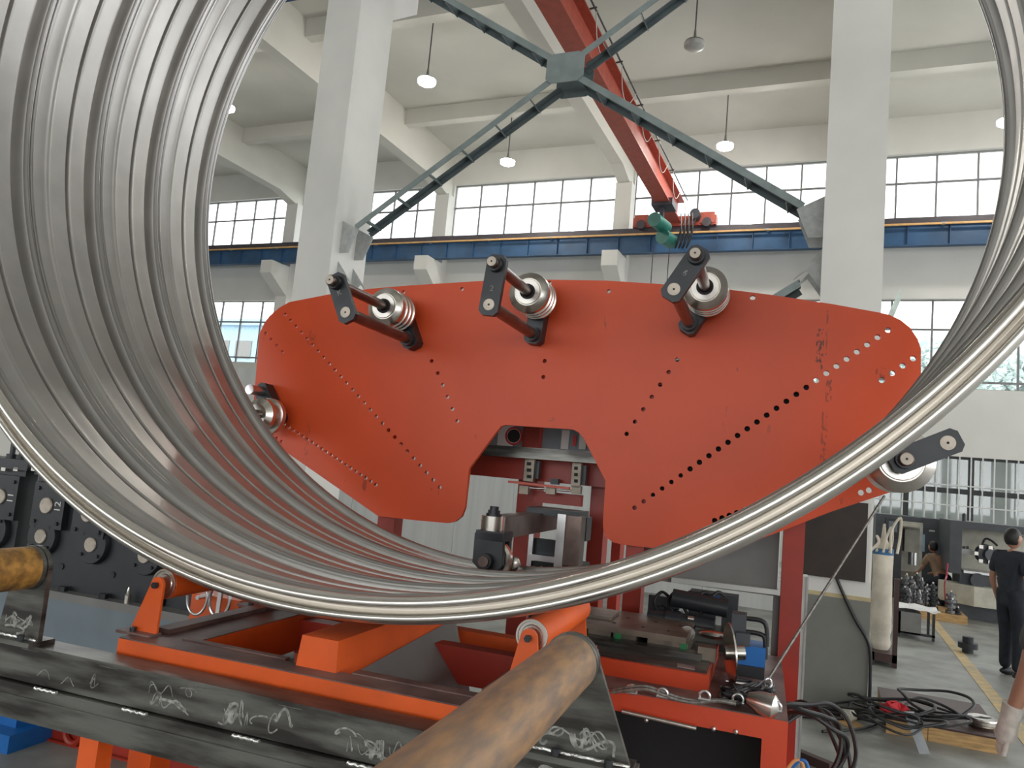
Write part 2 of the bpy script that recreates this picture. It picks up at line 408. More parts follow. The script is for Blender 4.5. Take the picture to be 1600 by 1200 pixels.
for i in range(1, 7):
    xl, xr = GRID[i]+.25, GRID[i+1]-.25
    window(xl, xr, [ZU[0], 10.42, ZU[1]], 6, YB+.15, m_frame, 'upper')
    window(xl, xr, [ZL[0], 5.06, 6.41, ZL[1]], 6, YB+.15, m_frame, 'lower')
    if i >= 4:
        gw = window(xl, xr, [ZG[0], 2.28, ZG[1]], 4, YB+.15, m_bframe, 'ground', .13)
        k = 0; x = xl+.1
        while x < xr:
            gw.inst('security_bar', unit('security_bar', .03, .03, ZG[1]-ZG[0], m_wbar), (x, YB-.02, (ZG[0]+ZG[1])/2)); x += .25
        for z in (1.25, 1.92, 2.42):
            gw.inst('security_bar', unit('security_rail', xr-xl, .025, .03, m_wbar), ((xl+xr)/2, YB-.035, z))

# free-standing pillars with crane corbels
for i, gx in enumerate(GRID):
    if gx < -13 or gx > 7: continue
    x0, x1 = gx-.265, gx+.265
    p = struct('pillar' , MB().box((x0, PY, 0), (x1, PY+.75, ZC+.02)), m_pillar)
    mb = MB(); mb.prism([(x0+.01, PY+.7, 7.85), (x0+.01, PY+1.35, 8.35), (x0+.01, PY+1.35, 8.8), (x0+.01, PY+.7, 8.8)], (.51, 0, 0)); kid(p, 'corbel', mb, m_pillar)
    mb = MB(); e = .004; zd = PB(1310, 934, PY, W).z
    mb.box((x0-e, PY-e, 0), (x1+e, PY+.75+e, zd)); kid(p, 'dado', mb, m_greypaint)
    mb = MB(); e = .005
    mb.box((x0-e, PY-e, zd), (x1+e, PY+.75+e, zd+.035)); kid(p, 'dado_stripe', mb, m_stripe)

# white sandwich panel partition: boards one by one
pt = Thing('partition_wall', None, None, (-13, 13, 0), W, kind='structure')
x = -26.0
k = 0
while x < -1.6:
    pt.inst('panel', unit('sandwich_panel', 1.145, .08, 3.5, m_panel), (x+.575, 13+.006*(k % 2), 1.75)); x += 1.15; k += 1

vp_ = [PB(x, y, 21.7, W) for x, y in ((1386, 494), (1408, 448), (1407, 470), (1396, 496))]
vt_ = kid(wb, 'vent_pane', MB().prism(vp_, (0, .02, 0)).bar(vp_[3], vp_[3]+V(0, .35, 0), .02, .02), pm('pale_green_glass', (.62, .72, .68), .2))
# ------------------------------------------------------------------ yard outside
struct('yard_ground', MB().box((-90, YB+.4, -.4), (60, 120, -.25)), m_asph)
def outbuilding(name, label, lo, hi, mt, nx, nz):
    t = Thing(name, label, 'building', ((lo[0]+hi[0])/2, lo[1], lo[2]), W)
    t.part('walls', MB().box(lo, hi), mt, smooth=None)
    t.part('roof', MB().box((lo[0]-.4, lo[1]-.4, hi[2]), (hi[0]+.4, hi[1]+.4, hi[2]+.5)), m_outblue, smooth=None)
    for i in range(nx):
        for j in range(nz):
            cx = lo[0]+(hi[0]-lo[0])*(i+.5)/nx; cz = lo[2]+(hi[2]-lo[2])*(j+.5)/nz
            t.part('window', MB().box((cx-.8, lo[1]-.06, cz-.7), (cx+.8, lo[1]+.02, cz+.7)), m_grey, smooth=None)
outbuilding('factory_building', 'blue clad building seen through the left lower window', (-46, 46, -.25), (-37, 60, 11.0), m_outblue, 4, 3)
outbuilding('office_building', 'pale rendered building beyond the left lower windows', (-36, 50, -.25), (-26, 64, 10.0), m_outb, 4, 3)
def tree(label, x, y, h, r):
    t = Thing('tree', label, 'tree', (x, y, -.25), W, group='trees in the yard')
    t.part('trunk', MB().cyl((x, y, -.25), (x, y, h*.6), .22, 10, .1), m_fbrown)
    mb = MB(); rd = random.Random(int(x*7+y))
    for i in range(5000):
        u = rd.random()**.33; a = rd.random()*2*PI; c = rd.uniform(-1, 1); s_ = math.sqrt(1-c*c)
        p = V(x+r*u*s_*math.cos(a), y+r*u*s_*math.sin(a), h*.68+h*.33*u*c)
        d1 = V(rd.uniform(-1, 1), rd.uniform(-1, 1), rd.uniform(-1, 1)).normalized(); d2 = ortho(d1)[0]
        mb.add([p-d1*.26, p+d2*.18, p+d1*.26, p-d2*.18], [(0, 1, 2, 3)])
    t.part('foliage', mb, m_leaf, smooth=None)
struct('yard_wall', MB().box((-10, 29, -.3), (X1, 29.3, 4.6)), pm('yard_wall_paint', (.13, .145, .135), .8, var=.25, scale=.4))
tree('broad tree in the yard behind the lower windows right of the pillar', 4.2, 44, 10.3, 3.4)
tree('tree at the right edge of the lower windows', 10.2, 52, 11.4, 3.0)
tree('low tree outside between the pillar and the orange plate corner', -1.5, 50, 11, 3)

# ------------------------------------------------------------------ the corrugated steel pipe
PC = M.l(Vector((-0.61608456, 0.89564445, 0.7848755))*2)+EYE       # centre of the near rim
TI = -0.04591459
AX = V(0, math.cos(TI), math.sin(TI)); E2 = V(0, -math.sin(TI), math.cos(TI)); E1 = V(1, 0, 0)
PER = .36
cp = Thing('corrugated_pipe', 'huge shiny corrugated steel pipe lying across the frame on orange rollers', 'pipe', PC-E2*2)
def crom2(p, k=3):
    return [(v.x, v.y) for v in crom([V(a_, b_, 0) for a_, b_ in p], k)]
def revolve(prof, s0, n=288):
    mb = MB(); k = len(prof)
    for s, r in prof:
        for i in range(n):
            t = 2*PI*i/n; mb.v.append(PC+AX*(s0+s)+(E1*math.cos(t)+E2*math.sin(t))*r)
    for j in range(k-1):
        for i in range(n):
            i2 = (i+1) % n; mb.f.append((j*n+i, j*n+i2, (j+1)*n+i2, (j+1)*n+i))
    return mb
seam = [(0.000, 1.940), (0.003, 1.932), (0.011, 1.926), (0.019, 1.930), (0.0225, 1.940), (0.026, 1.932), (0.034, 1.928), (0.042, 1.933), (0.047, 1.946)]
band = [(0.047, 1.946), (0.051, 1.956), (0.060, 1.960), (0.090, 1.957), (0.114, 1.950), (0.119, 1.941), (0.122, 1.939), (0.126, 1.943), (0.130, 1.9455), (0.165, 1.946), (0.201, 1.9455),
        (0.206, 1.947), (0.208, 1.960), (0.213, 1.970), (0.219, 1.960), (0.222, 1.944), (0.226, 1.942), (0.232, 1.9445), (0.265, 1.945), (0.300, 1.946), (0.310, 1.951), (0.314, 1.970), (0.320, 1.995),
        (0.340, 1.998), (0.348, 1.985), (0.353, 1.960), (0.357, 1.945), (0.36, 1.940)]
rim = [(0.030, 1.972), (0.034, 1.990), (0.020, 2.0), (-.008, 2.0), (-.022, 1.997), (-.031, 1.989), (-.031, 1.979), (-.022, 1.974), (-.006, 1.971), (0.004, 1.966), (-.006, 1.961), (-.022, 1.958), (-.031, 1.953), (-.031, 1.942),
       (-.022, 1.934), (-.010, 1.931), (0.0, 1.940)]
cp.part('rolled_rim', revolve(crom2(rim), 0), m_rim, smooth=80, label='bright rolled front edge of the pipe')
for k in range(5): cp.part('lock_seam', revolve(crom2(seam), k*PER), m_seam, smooth=80)
for k in range(4): cp.part('corrugated_band', revolve(crom2(band), k*PER), m_steel, smooth=80)

# ------------------------------------------------------------------ the orange forming plate
BP = 3.55; BF = 2.85
PL = [(397, 620), (405, 522), (413, 505), (421, 494), (436, 481), (452, 472), (514, 460), (580, 451), (639, 446), (752, 439), (859, 437), (950, 438.5), (1019, 443), (1128, 451), (1200, 460), (1300, 475),
      (1375, 488.5), (1390, 492), (1407, 500), (1422, 512), (1434, 530), (1439, 546), (1439, 600), (1438, 700), (1436, 735), (1425, 750), (1401, 766), (1300, 799), (1223, 829), (1135, 862), (1110, 866), (1062, 861), (998, 854),
      (972, 851), (957, 847), (947, 839), (943, 830), (942, 818), (946, 751), (912, 685), (904, 675.5), (895, 671), (790, 664), (783, 666), (776, 674), (733, 732), (726, 794), (721, 807), (711, 815), (700, 817.5), (650, 813), (591, 806.5), (425, 691), (400, 674), (394, 662)]
def lin(p, q, n):
    A, B = PB(*p, BP), PB(*q, BP); return [A+(B-A)*(i/(n-1)) for i in range(n)]
H = lin((437, 482), (687, 761.5), 28)+lin((415, 521), (441, 550), 4)+lin((444, 663), (587, 757.5), 20)+lin((425, 680), (439.5, 690.5), 3)
H += lin((684, 583), (714.5, 658), 5)+lin((851, 564), (849, 589), 2)+lin((1058, 562), (979, 678), 7)+lin((991.6, 793.4), (1404, 504), 28)+lin((1427, 560), (1378, 594), 4)
A, B = PB(1116.6, 813.5, BP), PB(1259, 763.5, BP); H += [A+(B-A)*(i/12) for i in range(20)]
H += lin((1345.6, 769.8), (1358, 766), 2)+[PB(*q, BP) for q in ((594, 456), (630, 456.5), (633, 450.5), (721.6, 451.5), (859, 442), (951, 455), (1176, 465), (674.5, 564))]
from mathutils.geometry import delaunay_2d_cdt
po = PB(850, 664, BP)
OUT = [Vector((PB(x, y, BP).x-po.x, PB(x, y, BP).z-po.z)) for x, y in PL]
def inside(p, poly):
    c = False; n = len(poly)
    for i in range(n):
        a, b = poly[i], poly[(i+1) % n]
        if (a.y > p.y) != (b.y > p.y) and p.x < (b.x-a.x)*(p.y-a.y)/(b.y-a.y)+a.x: c = not c
    return c
def edge_dist(p, poly):
    d = 9
    for i in range(len(poly)):
        a, b = poly[i], poly[(i+1) % len(poly)]; t = max(0, min(1, (p-a).dot(b-a)/(b-a).length_squared)); d = min(d, (p-a-(b-a)*t).length)
    return d
loops = [OUT]; HC = []
for h in H:
    rr = .0125 if h.x > -.35 else .0105; c = Vector((h.x-po.x, h.z-po.z))
    if inside(c, OUT) and edge_dist(c, OUT) > rr+.003 and all((c-q).length > rr*2+.002 for q, _ in HC):
        HC.append((c, rr)); loops.append([c+Vector((math.cos(2*PI*k/12), math.sin(2*PI*k/12)))*rr for k in range(12)])
vv = []; ee = []
for lp in loops:
    n0 = len(vv); vv += lp; ee += [(n0+i, n0+(i+1) % len(lp)) for i in range(len(lp))]
ov, oe, of = delaunay_2d_cdt(vv, ee, [], 0, 1e-6)[:3]
keep = []
for f in of:
    c = (ov[f[0]]+ov[f[1]]+ov[f[2]])/3
    if inside(c, OUT) and not any((c-q).length < r_*.97 for q, r_ in HC): keep.append(tuple(f))
mb = MB(); n0 = len(ov); TH = .025
mb.v = [V(p.x, 0, p.y) for p in ov]+[V(p.x, TH, p.y) for p in ov]
mb.f = list(keep)+[tuple(i+n0 for i in reversed(f)) for f in keep]
cnt = {}
for f in keep:
    for i in range(3):
        e = (f[i], f[(i+1) % 3]); k = tuple(sorted(e)); cnt.setdefault(k, []).append(e)
mb.f += [(e[0][1], e[0][0], e[0][0]+n0, e[0][1]+n0) for e in cnt.values() if len(e) == 1]
def sb(x, y, wx, wz, k):
    p = PB(x, y, BP); return (p.x-po.x, p.z-po.z, wx, wz, k)
stain(m_plate, [sb(1281, 540, .016, .075, .85), sb(1295, 610, .012, .05, .6), sb(1287, 690, .012, .13, .5), sb(1292, 520, .004, .1, .5), sb(1376, 585, .02, .03, .5), sb(487, 528, .03, .04, .35), sb(480, 690, .012, .1, .3), sb(862, 655, .015, .012, .4)])
me = mb.mesh('forming_plate', m_plate); me.materials.append(m_grey)  # unseen back greyed to cut red bounce onto the slate panels
for p in me.polygons:
    if all(abs(me.vertices[i].co.y-TH) < 1e-5 for i in p.vertices): p.material_index = 1
pl = bpy.data.objects.new('forming_plate', me); COL.objects.link(pl); pl.location = M.w(po); pl.rotation_euler = (0, 0, M.a)
pl['label'] = 'large orange steel plate with rows of holes seen through the pipe'; pl['category'] = 'plate'

# ------------------------------------------------------------------ roller arms bolted to the plate
def wheel_prof(r, n=3):
    p = [(0, .036), (0, r*.60), (.006, r*.63), (.006, r*.66), (.002, r*.68), (.014, r*.9), (.022, r*.985), (.045, r)]; s = .045
    for i in range(n):
        p += [(s+.006, r*.84), (s+.02, r*.84), (s+.026, r*1.0), (s+.040, r*1.0)]; s += .04
    p += [(s+.004, r*.7), (s+.004, .036)]
    return p
def capsule(p, q, w, ch=.35):
    d = (q-p).normalized(); n = V(d.z, 0, -d.x); h = w/2; e = h*1.05; c = h*ch*1.2
    return [p-d*e+n*(h-c), p-d*(e-c)+n*h, q+d*(e-c)+n*h, q+d*e+n*(h-c), q+d*e-n*(h-c), q+d*(e-c)-n*h, p-d*(e-c)-n*h, p-d*e-n*(h-c)]
def roller_arm(label, pin_w, pin_p, w0, r, mark=None, b1=BF, stub=.055, b2=BP, back=True, markpos=.45, lean=(0, 0, 1)):
    a, c = PB(*pin_w, b1-stub), PB(*pin_p, b1)
    a = V(a.x, b1, a.z); c = V(c.x, b1, c.z)
    t = Thing('guide_roller', label, 'roller', (c.x, b2, c.z), group='roller arms on the orange plate')
    Y = V(0, 1, 0)
    fp = t.part('front_link', MB().prism(capsule(a, c, .084), Y*.026), m_black, smooth=None)
    bl = t.part('back_link', MB().prism(capsule(a+Y*(b2-.075-b1), c+Y*(b2-.075-b1), .084), Y*.075), m_black, smooth=None)
    t.part('roller_shaft', MB().lathe(a-Y*stub, Y, [(0, .020), (.004, .0235), (stub+b2-b1-.06, .0235)], 24), m_shaft)
    t.part('pin_cap', MB().lathe(a-Y*(stub+.0012), Y, [(0, .004), (0, .0195), (.003, .0195)], 24), m_pinend, label='bright turned shaft end')
    t.part('collar', MB().lathe(a-Y*(stub*.5), Y, [(0, .031), (stub*.5+.004, .033)], 24), m_black)
    t.part('tie_shaft', MB().cyl(c+Y*.02, c+Y*(b2-b1-.06), .026, 24), m_shaft)
    t.part('pin_cap', MB().lathe(c-Y*.003, Y, [(0, .0045), (0, .024), (.006, .0245)], 24), m_pinend, label='bright turned shaft end')
    t.part('centre_hole', MB().cyl(c-Y*.0036, c-Y*.001, .0045, 10), m_dark); t.part('centre_hole', MB().cyl(a-Y*(stub+.0018), a-Y*(stub-.001), .004, 10), m_dark)
    t.part('foot_collar', MB().cyl(c+Y*(b2-b1-.11), c+Y*(b2-b1-.06), .037, 20), m_black)
    wc = V(a.x, w0, a.z)
    wl = t.part('grooved_roller', MB().lathe(wc, Y, wheel_prof(r), 40, cap=False), m_bright, smooth=25)
    t.part('bearing_ring', MB().lathe(wc-Y*.006, Y, [(0, .026), (0, .036), (.02, .038)], 24, cap=False), m_dark, parent=wl)
    if mark: text_part(t, 'chalk_mark', mark, .034, a+(c-a)*markpos-Y*.0012, V(*lean[:3]).cross(V(0, -1, 0)) if False else (c-a).cross(V(0, 1, 0)), a-c, m_chalk, fp)
    return t
roller_arm('roller arm nearest the left pillar, leaning left with a chalk letter', (515, 437), (540, 488), 3.29, .098, 'K', markpos=.35)
roller_arm('upright roller arm in the middle of the orange plate top', (768, 408), (764, 476), 3.29, .098, '2', markpos=.6)
roller_arm('roller arm leaning right with chalk six and a brown burn mark', (1086, 395), (1053, 452), 3.29, .098, '6', markpos=.5)
roller_arm('roller arm outside the pipe at lower right, its wheel half hidden', (1417, 717), (1481, 692), 2.91, .112, None, stub=.04)
# left wheel outside the pipe, its arm hidden behind the pipe wall
wc = PB(407, 648, 3.36)
t = Thing('guide_roller', 'two-disc roller at the left edge of the plate beside the pipe wall', 'roller', (wc.x, BP, wc.z), group='roller arms on the orange plate')
Y = V(0, 1, 0); wc.y = 3.33
t.part('grooved_roller', MB().lathe(wc, Y, [(0, .03), (0, .055), (.02, .085), (.045, .088), (.055, .06), (.08, .06), (.09, .095), (.12, .095), (.13, .05)], 40), m_bright, smooth=25)
t.part('roller_shaft', MB().cyl(wc-Y*.02, wc+Y*.22, .0235, 20), m_shaft)
t.part('hub', MB().cyl(wc+Y*.13, wc+Y*.215, .04, 20), m_black)
q = wc+V(-.09, 0, .13)
t.part('back_link', MB().prism(capsule(V(wc.x, BP-.09, wc.z), V(q.x, BP-.09, q.z), .084), Y*.07), m_black, smooth=None)
t.part('tie_shaft', MB().cyl(V(q.x, 3.36, q.z), V(q.x, BP-.03, q.z), .026, 20), m_zinc)

# ------------------------------------------------------------------ red machine frame carrying the plate
fr0 = PB(985, 1000, 3.6)
mf = Thing('machine_frame', 'red steel frame standing behind and carrying the orange plate', 'frame', (fr0.x, 3.65, 0))
def post(x0, x1, y, b, d, ztop, name='post'):
    a0, a1 = PB(x0, y, b).x, PB(x1, y, b).x
    mf.part(name, MB().box((a0, b, 0), (a1, b+d, ztop)), m_red, smooth=None)
post(590, 616, 815, 3.58, .10, 2.3)
post(975, 1003, 900, 3.58, .11, 2.3)
post(1216, 1250, 1000, 3.60, .10, 1.95)
post(806, 836, 800, 4.10, .14, 2.25)
post(921, 945, 800, 4.10, .14, 2.25)
post(954, 968, 870, 4.55, .14, 2.2)
mf.part('cross_beam', MB().px(700, 702, 985, 752, 4.02, .08), m_red, smooth=None)
mf.part('cross_beam', MB().box((PB(590, 700, 3.6).x, 3.58, 2.30), (PB(1250, 700, 3.6).x, 3.68, 2.40)), m_red, smooth=None)
mf.part('post', MB().px(820, 655, 843, 706, 4.06, .06), m_red, smooth=None)
mf.part('stiffener_panel', MB().px(960, 565, 1262, 785, 3.60, .02), m_dark, smooth=None)  # dark sheets added behind the plate so its holes look dark
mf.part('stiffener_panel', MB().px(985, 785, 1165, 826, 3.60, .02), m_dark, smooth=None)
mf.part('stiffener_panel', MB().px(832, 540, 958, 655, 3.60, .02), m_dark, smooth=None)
mf.part('slate_panel', MB().px(762, 640, 822, 703, 4.12, .03), m_dkpanel, smooth=None)
mf.part('slate_panel', MB().px(844, 640, 925, 703, 4.12, .03), m_dkpanel, smooth=None)
pc = PB(800, 681, 4.115)
mf.part('printed_panel', MB().px(779, 640, 803, 700, 4.112, .004), m_white, smooth=None)
for i, (r_, mt_) in enumerate(((.052, m_redp), (.041, m_white), (.038, m_dark))):
    mf.part('printed_ring', MB().cyl(pc+V(.012, -.004-.001*i, 0), pc+V(.012, 0, 0), r_, 32), mt_)
mf.part('printed_panel', MB().px(877, 672, 889, 702, 4.112, .004), m_white, smooth=None)
mf.part('printed_panel', MB().px(905, 672, 916, 702, 4.108, .004), m_lgrey, smooth=None)
mf.part('printed_mark', MB().px(895, 680, 900, 697, 4.104, .004), m_redp, smooth=None)
p, q = PB(742, 702, 3.86), PB(940, 716, 3.86)
mf.part('guide_bar', MB().bar(p, q, .05, .058), m_mill, smooth=None, label='bare scratched steel guide bar')
for x0, y0, x1, y1 in ((819, 716, 834, 752), (893, 723, 907, 762)):
    h_ = mf.part('hanger', MB().px(x0, y0, x1, y1, 3.90, .03), m_table, smooth=None)
    for k in range(3): mf.part('bolt', MB().px(x0+4, y0+6+10*k, x1-5, y0+11+10*k, 3.892, .01), m_dark, parent=h_, smooth=None)
    mf.part('hanger_block', MB().px(x1, y0+4, x1+8, y1-4, 3.93, .05), m_black, smooth=None)
p, q = PB(795, 752.5, 3.88), PB(890, 763, 3.88)
mf.part('orange_flat_bar', MB().bar(p, q, .03, .012), m_orange, smooth=None)
p, q = PB(826, 762, 3.92), PB(905, 768, 3.92)
mf.part('chrome_rod', MB().cyl(p, q, .006, 12), m_bright)
for x in (818, 860, 900): mf.part('rod_clamp', MB().px(x-7, 759, x+7, 772, 3.9, .04), m_table, smooth=None)
mf.part('carriage', MB().px(833, 770, 908, 788, 4.0, .05), m_red, smooth=None)
mf.part('sensor', MB().px(860, 748, 872, 757, 3.95, .04), m_black, smooth=None)
# sheet metal door between the posts
sd = Thing('sheet_metal_cover', 'grey sheet metal cover with a light sill between the red posts', 'cover', PB(1110, 925, 3.64))
sd.part('sheet', MB().px(1001, 800, 1217, 918, 3.66, .02), m_grey, smooth=None)
sd.part('sill', MB().bar(PB(1050, 905, 3.63), PB(1216, 925, 3.63), .05, .022), m_lgrey, smooth=None)
sd.part('upright', MB().px(1205, 930, 1217, 1062, 3.66, .03), m_grey, smooth=None)

# ------------------------------------------------------------------ seam roller arm inside the pipe bottom
sa_ = Thing('seam_roller_head', 'black forked wheel head pressing inside the pipe bottom on a steel arm', 'roller head', (-1.0, 3.6, 1.2))
hb = 3.02
ac = PB(757, 877, hb-.05)
sa_.part('wheel', MB().lathe((ac.x+.012, hb+.02, ac.z+.006), Y, [(0, .03), (.0, .062), (.008, .074), (.02, .079), (.032, .074), (.036, .03)], 40), m_bright, smooth=25)
f_ = sa_.part('fork', MB().prism([PB(x, y, hb-.02) for x, y in ((742, 832), (786, 834), (784, 884), (776, 895), (750, 892), (738, 878))], Y*.03).prism([PB(x, y, hb-.02)+Y*.09 for x, y in ((742, 832), (786, 834), (784, 884), (776, 895), (750, 892), (738, 878))], Y*.03).px(743, 830, 787, 845, hb-.02, .12), m_black, smooth=None)
sa_.part('axle', MB().cyl(ac-Y*.02, ac+Y*.15, .022, 20), m_shaft); sa_.part('axle_collar', MB().cyl(ac-Y*.008, ac+Y*.03, .031, 20), m_black)
bc = PB(770, 822, hb+.05)
sa_.part('swivel_boss', MB().cyl((bc.x, bc.y, PB(770, 838, hb+.05).z), (bc.x, bc.y, PB(770, 806, hb+.05).z), .05, 28), m_bright)
zt = PB(770, 806, hb+.05).z
sa_.part('nut', MB().lathe((bc.x, bc.y, zt), (0, 0, 1), [(0, .033), (.01, .033), (.01, .026), (.024, .026), (.024, .019), (.04, .019)], 16), m_black)
a0 = bc.x-.045; a1 = bc.x+.048; z0 = PB(800, 848, 3.1).z
sa_.part('arm', MB().box((a0, bc.y, z0+.012), (a1, 3.95, zt-.002)), m_shaft, smooth=None)
sa_.part('guide_plate', MB().px(868, 803, 881, 890, 3.62, .02), m_zinc, smooth=None)
sa_.part('guide_plate', MB().px(826, 800, 833, 885, 3.68, .02), m_zinc, smooth=None)
sa_.part('slide_block', MB().px(880, 806, 906, 888, 3.64, .1), m_shaft, smooth=None)
sa_.part('cap_plate', MB().px(822, 796, 905, 807, 3.66, .22), m_black, smooth=None)
sa_.part('cylinder', MB().cyl(PB(899, 870, 3.75)-V(0, 0, .3), PB(899, 835, 3.75), .022, 16), m_black)
sa_.part('motor', MB().px(895, 808, 916, 845, 3.8, .12), m_black, smooth=None)
sa_.part('bracket', MB().px(826, 868, 868, 878, 3.66, .05), m_zinc, smooth=None)
sa_.part('back_plate', MB().px(826, 842, 868, 888, 3.72, .03), m_black, smooth=None)
sa_.part('guide_roller', MB().lathe(PB(798, 882, 3.2), Y, [(0, .02), (.01, .035), (.03, .035), (.04, .02)], 20), m_bright)
sa_.part('chain', MB().tube([PB(805+i*7, 886+(i % 2)*2, 3.3) for i in range(7)], .006, 6, 2), m_bright)
sa_.part('pedestal', MB().box((PB(835, 880, 3.66).x, 3.64, 0), (PB(905, 880, 3.66).x, 3.9, PB(868, 880, 3.66).z)), m_dark, smooth=None)

# ------------------------------------------------------------------ roller table under the pipe
ZT = 1.30
rt = Thing('roller_table', 'orange welded roller table frame with worn brown top edges', 'table frame', (-1.1, 1.9, 0))
L_, R_ = PZ(160, 1003, ZT), PZ(730, 1095, ZT)
bf = (L_.y+R_.y)/2
rt.part('front_rail', MB().box((L_.x, bf, ZT-.034), (R_.x+.15, bf+.012, ZT)).box((L_.x, bf, ZT-.2), (R_.x+.15, bf+.05, ZT-.034)), m_torange, smooth=None)
rt.part('front_rail_top', MB().box((L_.x, bf+.002, ZT), (R_.x+.15, bf+.075, ZT+.003)), m_worn, smooth=None)
rt.part('angle_strip', MB().box((PZ(247, 1003, ZT).x+.03, bf+.09, ZT-.006), (PZ(450, 1030, ZT).x, bf+.11, ZT+.004)), m_worn, smooth=None)
rt.part('angle_strip', MB().box((PZ(560, 1050, ZT).x, bf+.075, ZT-.004), (R_.x+.12, bf+.11, ZT+.006)), m_worn, smooth=None)
for x0, x1, nm in ((L_.x, L_.x+.17, 'side_rail'), (R_.x+.0, R_.x+.14, 'side_rail')):
    rt.part(nm, MB().box((x0, bf+.075, ZT-.12), (x1, 2.56, ZT-.004)), m_torange, smooth=None)
    rt.part('side_rail_top', MB().box((x0, bf+.075, ZT-.004), (x1, 2.56, ZT-.001)), m_worn, smooth=None)
    rt.part('edge_strip', MB().box((x0+.01, bf+.12, ZT-.001), (x0+.06, 2.56, ZT+.012)), m_worn, smooth=None)
rt.part('cross_rail', MB().box((L_.x+.16, 2.30, ZT-.13), (R_.x+.01, 2.36, ZT-.02)), m_red, smooth=None)
rt.part('cross_rail', MB().box((L_.x+.02, 2.53, ZT-.13), (R_.x+.14, 2.59, ZT-.02)), m_torange, smooth=None)
rt.part('cross_rail', MB().box((L_.x+.16, 2.02, ZT-.28), (R_.x+.01, 2.08, ZT-.18)), m_torange, smooth=None)
for x, y in ((L_.x+.35, 1.95), (L_.x+.05, bf+.04), (R_.x+.04, bf+.04), (L_.x+.05, 2.48), (R_.x+.04, 2.48), (L_.x+.48, bf+.3)):
    rt.part('leg', MB().box((x, y, 0), (x+.075, y+.075, ZT-.1)), m_torange, smooth=None)
# ramp block in the middle
wf = 1.75
u = [PZ(455, 1043, ZT), PZ(525, 1054, ZT)]
a0, a1 = u[0].x, u[1].x
ztop = PB(495, 996, wf).z; bb = 2.52
rp = rt.part('ramp_box', MB().add([(a0, wf, ZT-.02), (a1, wf, ZT-.02), (a1-.004, wf, ztop), (a0+.012, wf, ztop), (a0, bb, ZT-.02), (a1, bb, ZT-.02), (a1-.004, bb, ztop), (a0+.012, bb, ztop)],
                [(0, 3, 2, 1), (4, 5, 6, 7), (0, 1, 5, 4), (1, 2, 6, 5), (2, 3, 7, 6), (3, 0, 4, 7)]), m_torange, smooth=None, label='bright orange box section with a square end')
rt.part('side_sheet', MB().prism([(a1+.002, wf+.02, ZT-.02), (a1+.002, bb, ZT+.02), (a1+.30, bb-.3, ZT-.45), (a1+.36, wf+.08, ZT-.45)], (0, 0, -.006)), m_grey, smooth=None)
rt.part('backdrop_sheet', MB().box((L_.x+.2, 1.9, ZT-.62), (R_.x, 2.55, ZT-.6)), m_dark, smooth=None)  # near-black sheet added to deepen the dark under the table
rt.part('red_channel', MB().prism([(a1+.34, 2.3, ZT-.16), (R_.x+.08, 2.3, ZT-.16), (R_.x+.08, 2.3, ZT-.42), (a1+.44, 2.3, ZT-.42)], Y*.02), m_red, smooth=None)

def support_roller(label, ctr, length, lean):
    ctr = Vector(ctr)
    t = Thing('support_roller', label, 'roller', (ctr.x, ctr.y, ZT), group='orange support rollers')
    t.part('roller_tube', MB().cyl(ctr+Y*.012, ctr+Y*length, .042, 32), m_torange)
    t.part('bearing', MB().lathe(ctr+Y*.008, Y, [(0, .02), (0, .026), (.003, .028), (.003, .035), (0, .036), (0, .041), (.006, .0415)], 32), m_bright)
    for k, yy in enumerate((0, length+.008)):
        c = ctr+Y*(yy-.008 if k == 0 else yy)
        ang = [PI*i/8 for i in range(9)]
        top = [c+V(.022*math.cos(a), 0, .022*math.sin(a)) for a in ang]
        base = [V(ctr.x-.052+lean, c.y, ZT+.006), V(ctr.x+.04+lean, c.y, ZT+.006)]
        br = t.part('bracket', MB().prism(top+base, Y*-.008 if k == 0 else Y*.008), m_torange, smooth=None)
        t.part('foot', MB().box((ctr.x-.075+lean, c.y-.035, ZT), (ctr.x+.042+lean, c.y+.01, ZT+.008)), m_worn, parent=br, smooth=None)
        t.part('bolt', MB().lathe((ctr.x-.03+lean, c.y-.02, ZT+.006), (0, 0, 1), [(0, .009), (.013, .009)], 6), m_black, parent=br)
        t.part('axle_nut', MB().lathe(c-Y*(.022 if k == 0 else -.008), Y, [(0, .009), (.012, .009)], 6), m_black, parent=br)
support_roller('orange support roller on its bracket at the left under the pipe', PB(252, 913, 1.78), .50, -.02)
support_roller('orange support roller on its bracket right of the ramp under the pipe', PB(829, 995, 1.87), .50, 0.0)

hu = Thing('dark_backdrop_unit', 'black machinery block added as a dark backdrop under the pipe', 'backdrop', (-1.2, 2.9, 0))  # black block added to deepen the dark under the pipe
hu.part('backdrop_body', MB().box((-2.05, 2.68, 0), (-1.24, 3.3, 1.02)), m_dark, smooth=None)
hu.part('lid', MB().box((-2.07, 2.66, 1.02), (-1.22, 3.32, 1.04)), m_black, smooth=None)
for k in range(3):
    x = -1.95+.22*k; hu.part('dark_can', MB().cyl((x, 2.85, 1.04), (x, 2.85, 1.22), .07, 20), m_black)
    hu.part('pipe', MB().tube([(x, 2.80, 1.12), (x+.1, 2.72, 1.2), (x+.2, 2.74, 1.08), (x+.26, 2.8, 1.1)], .014, 8, 5), m_cable)
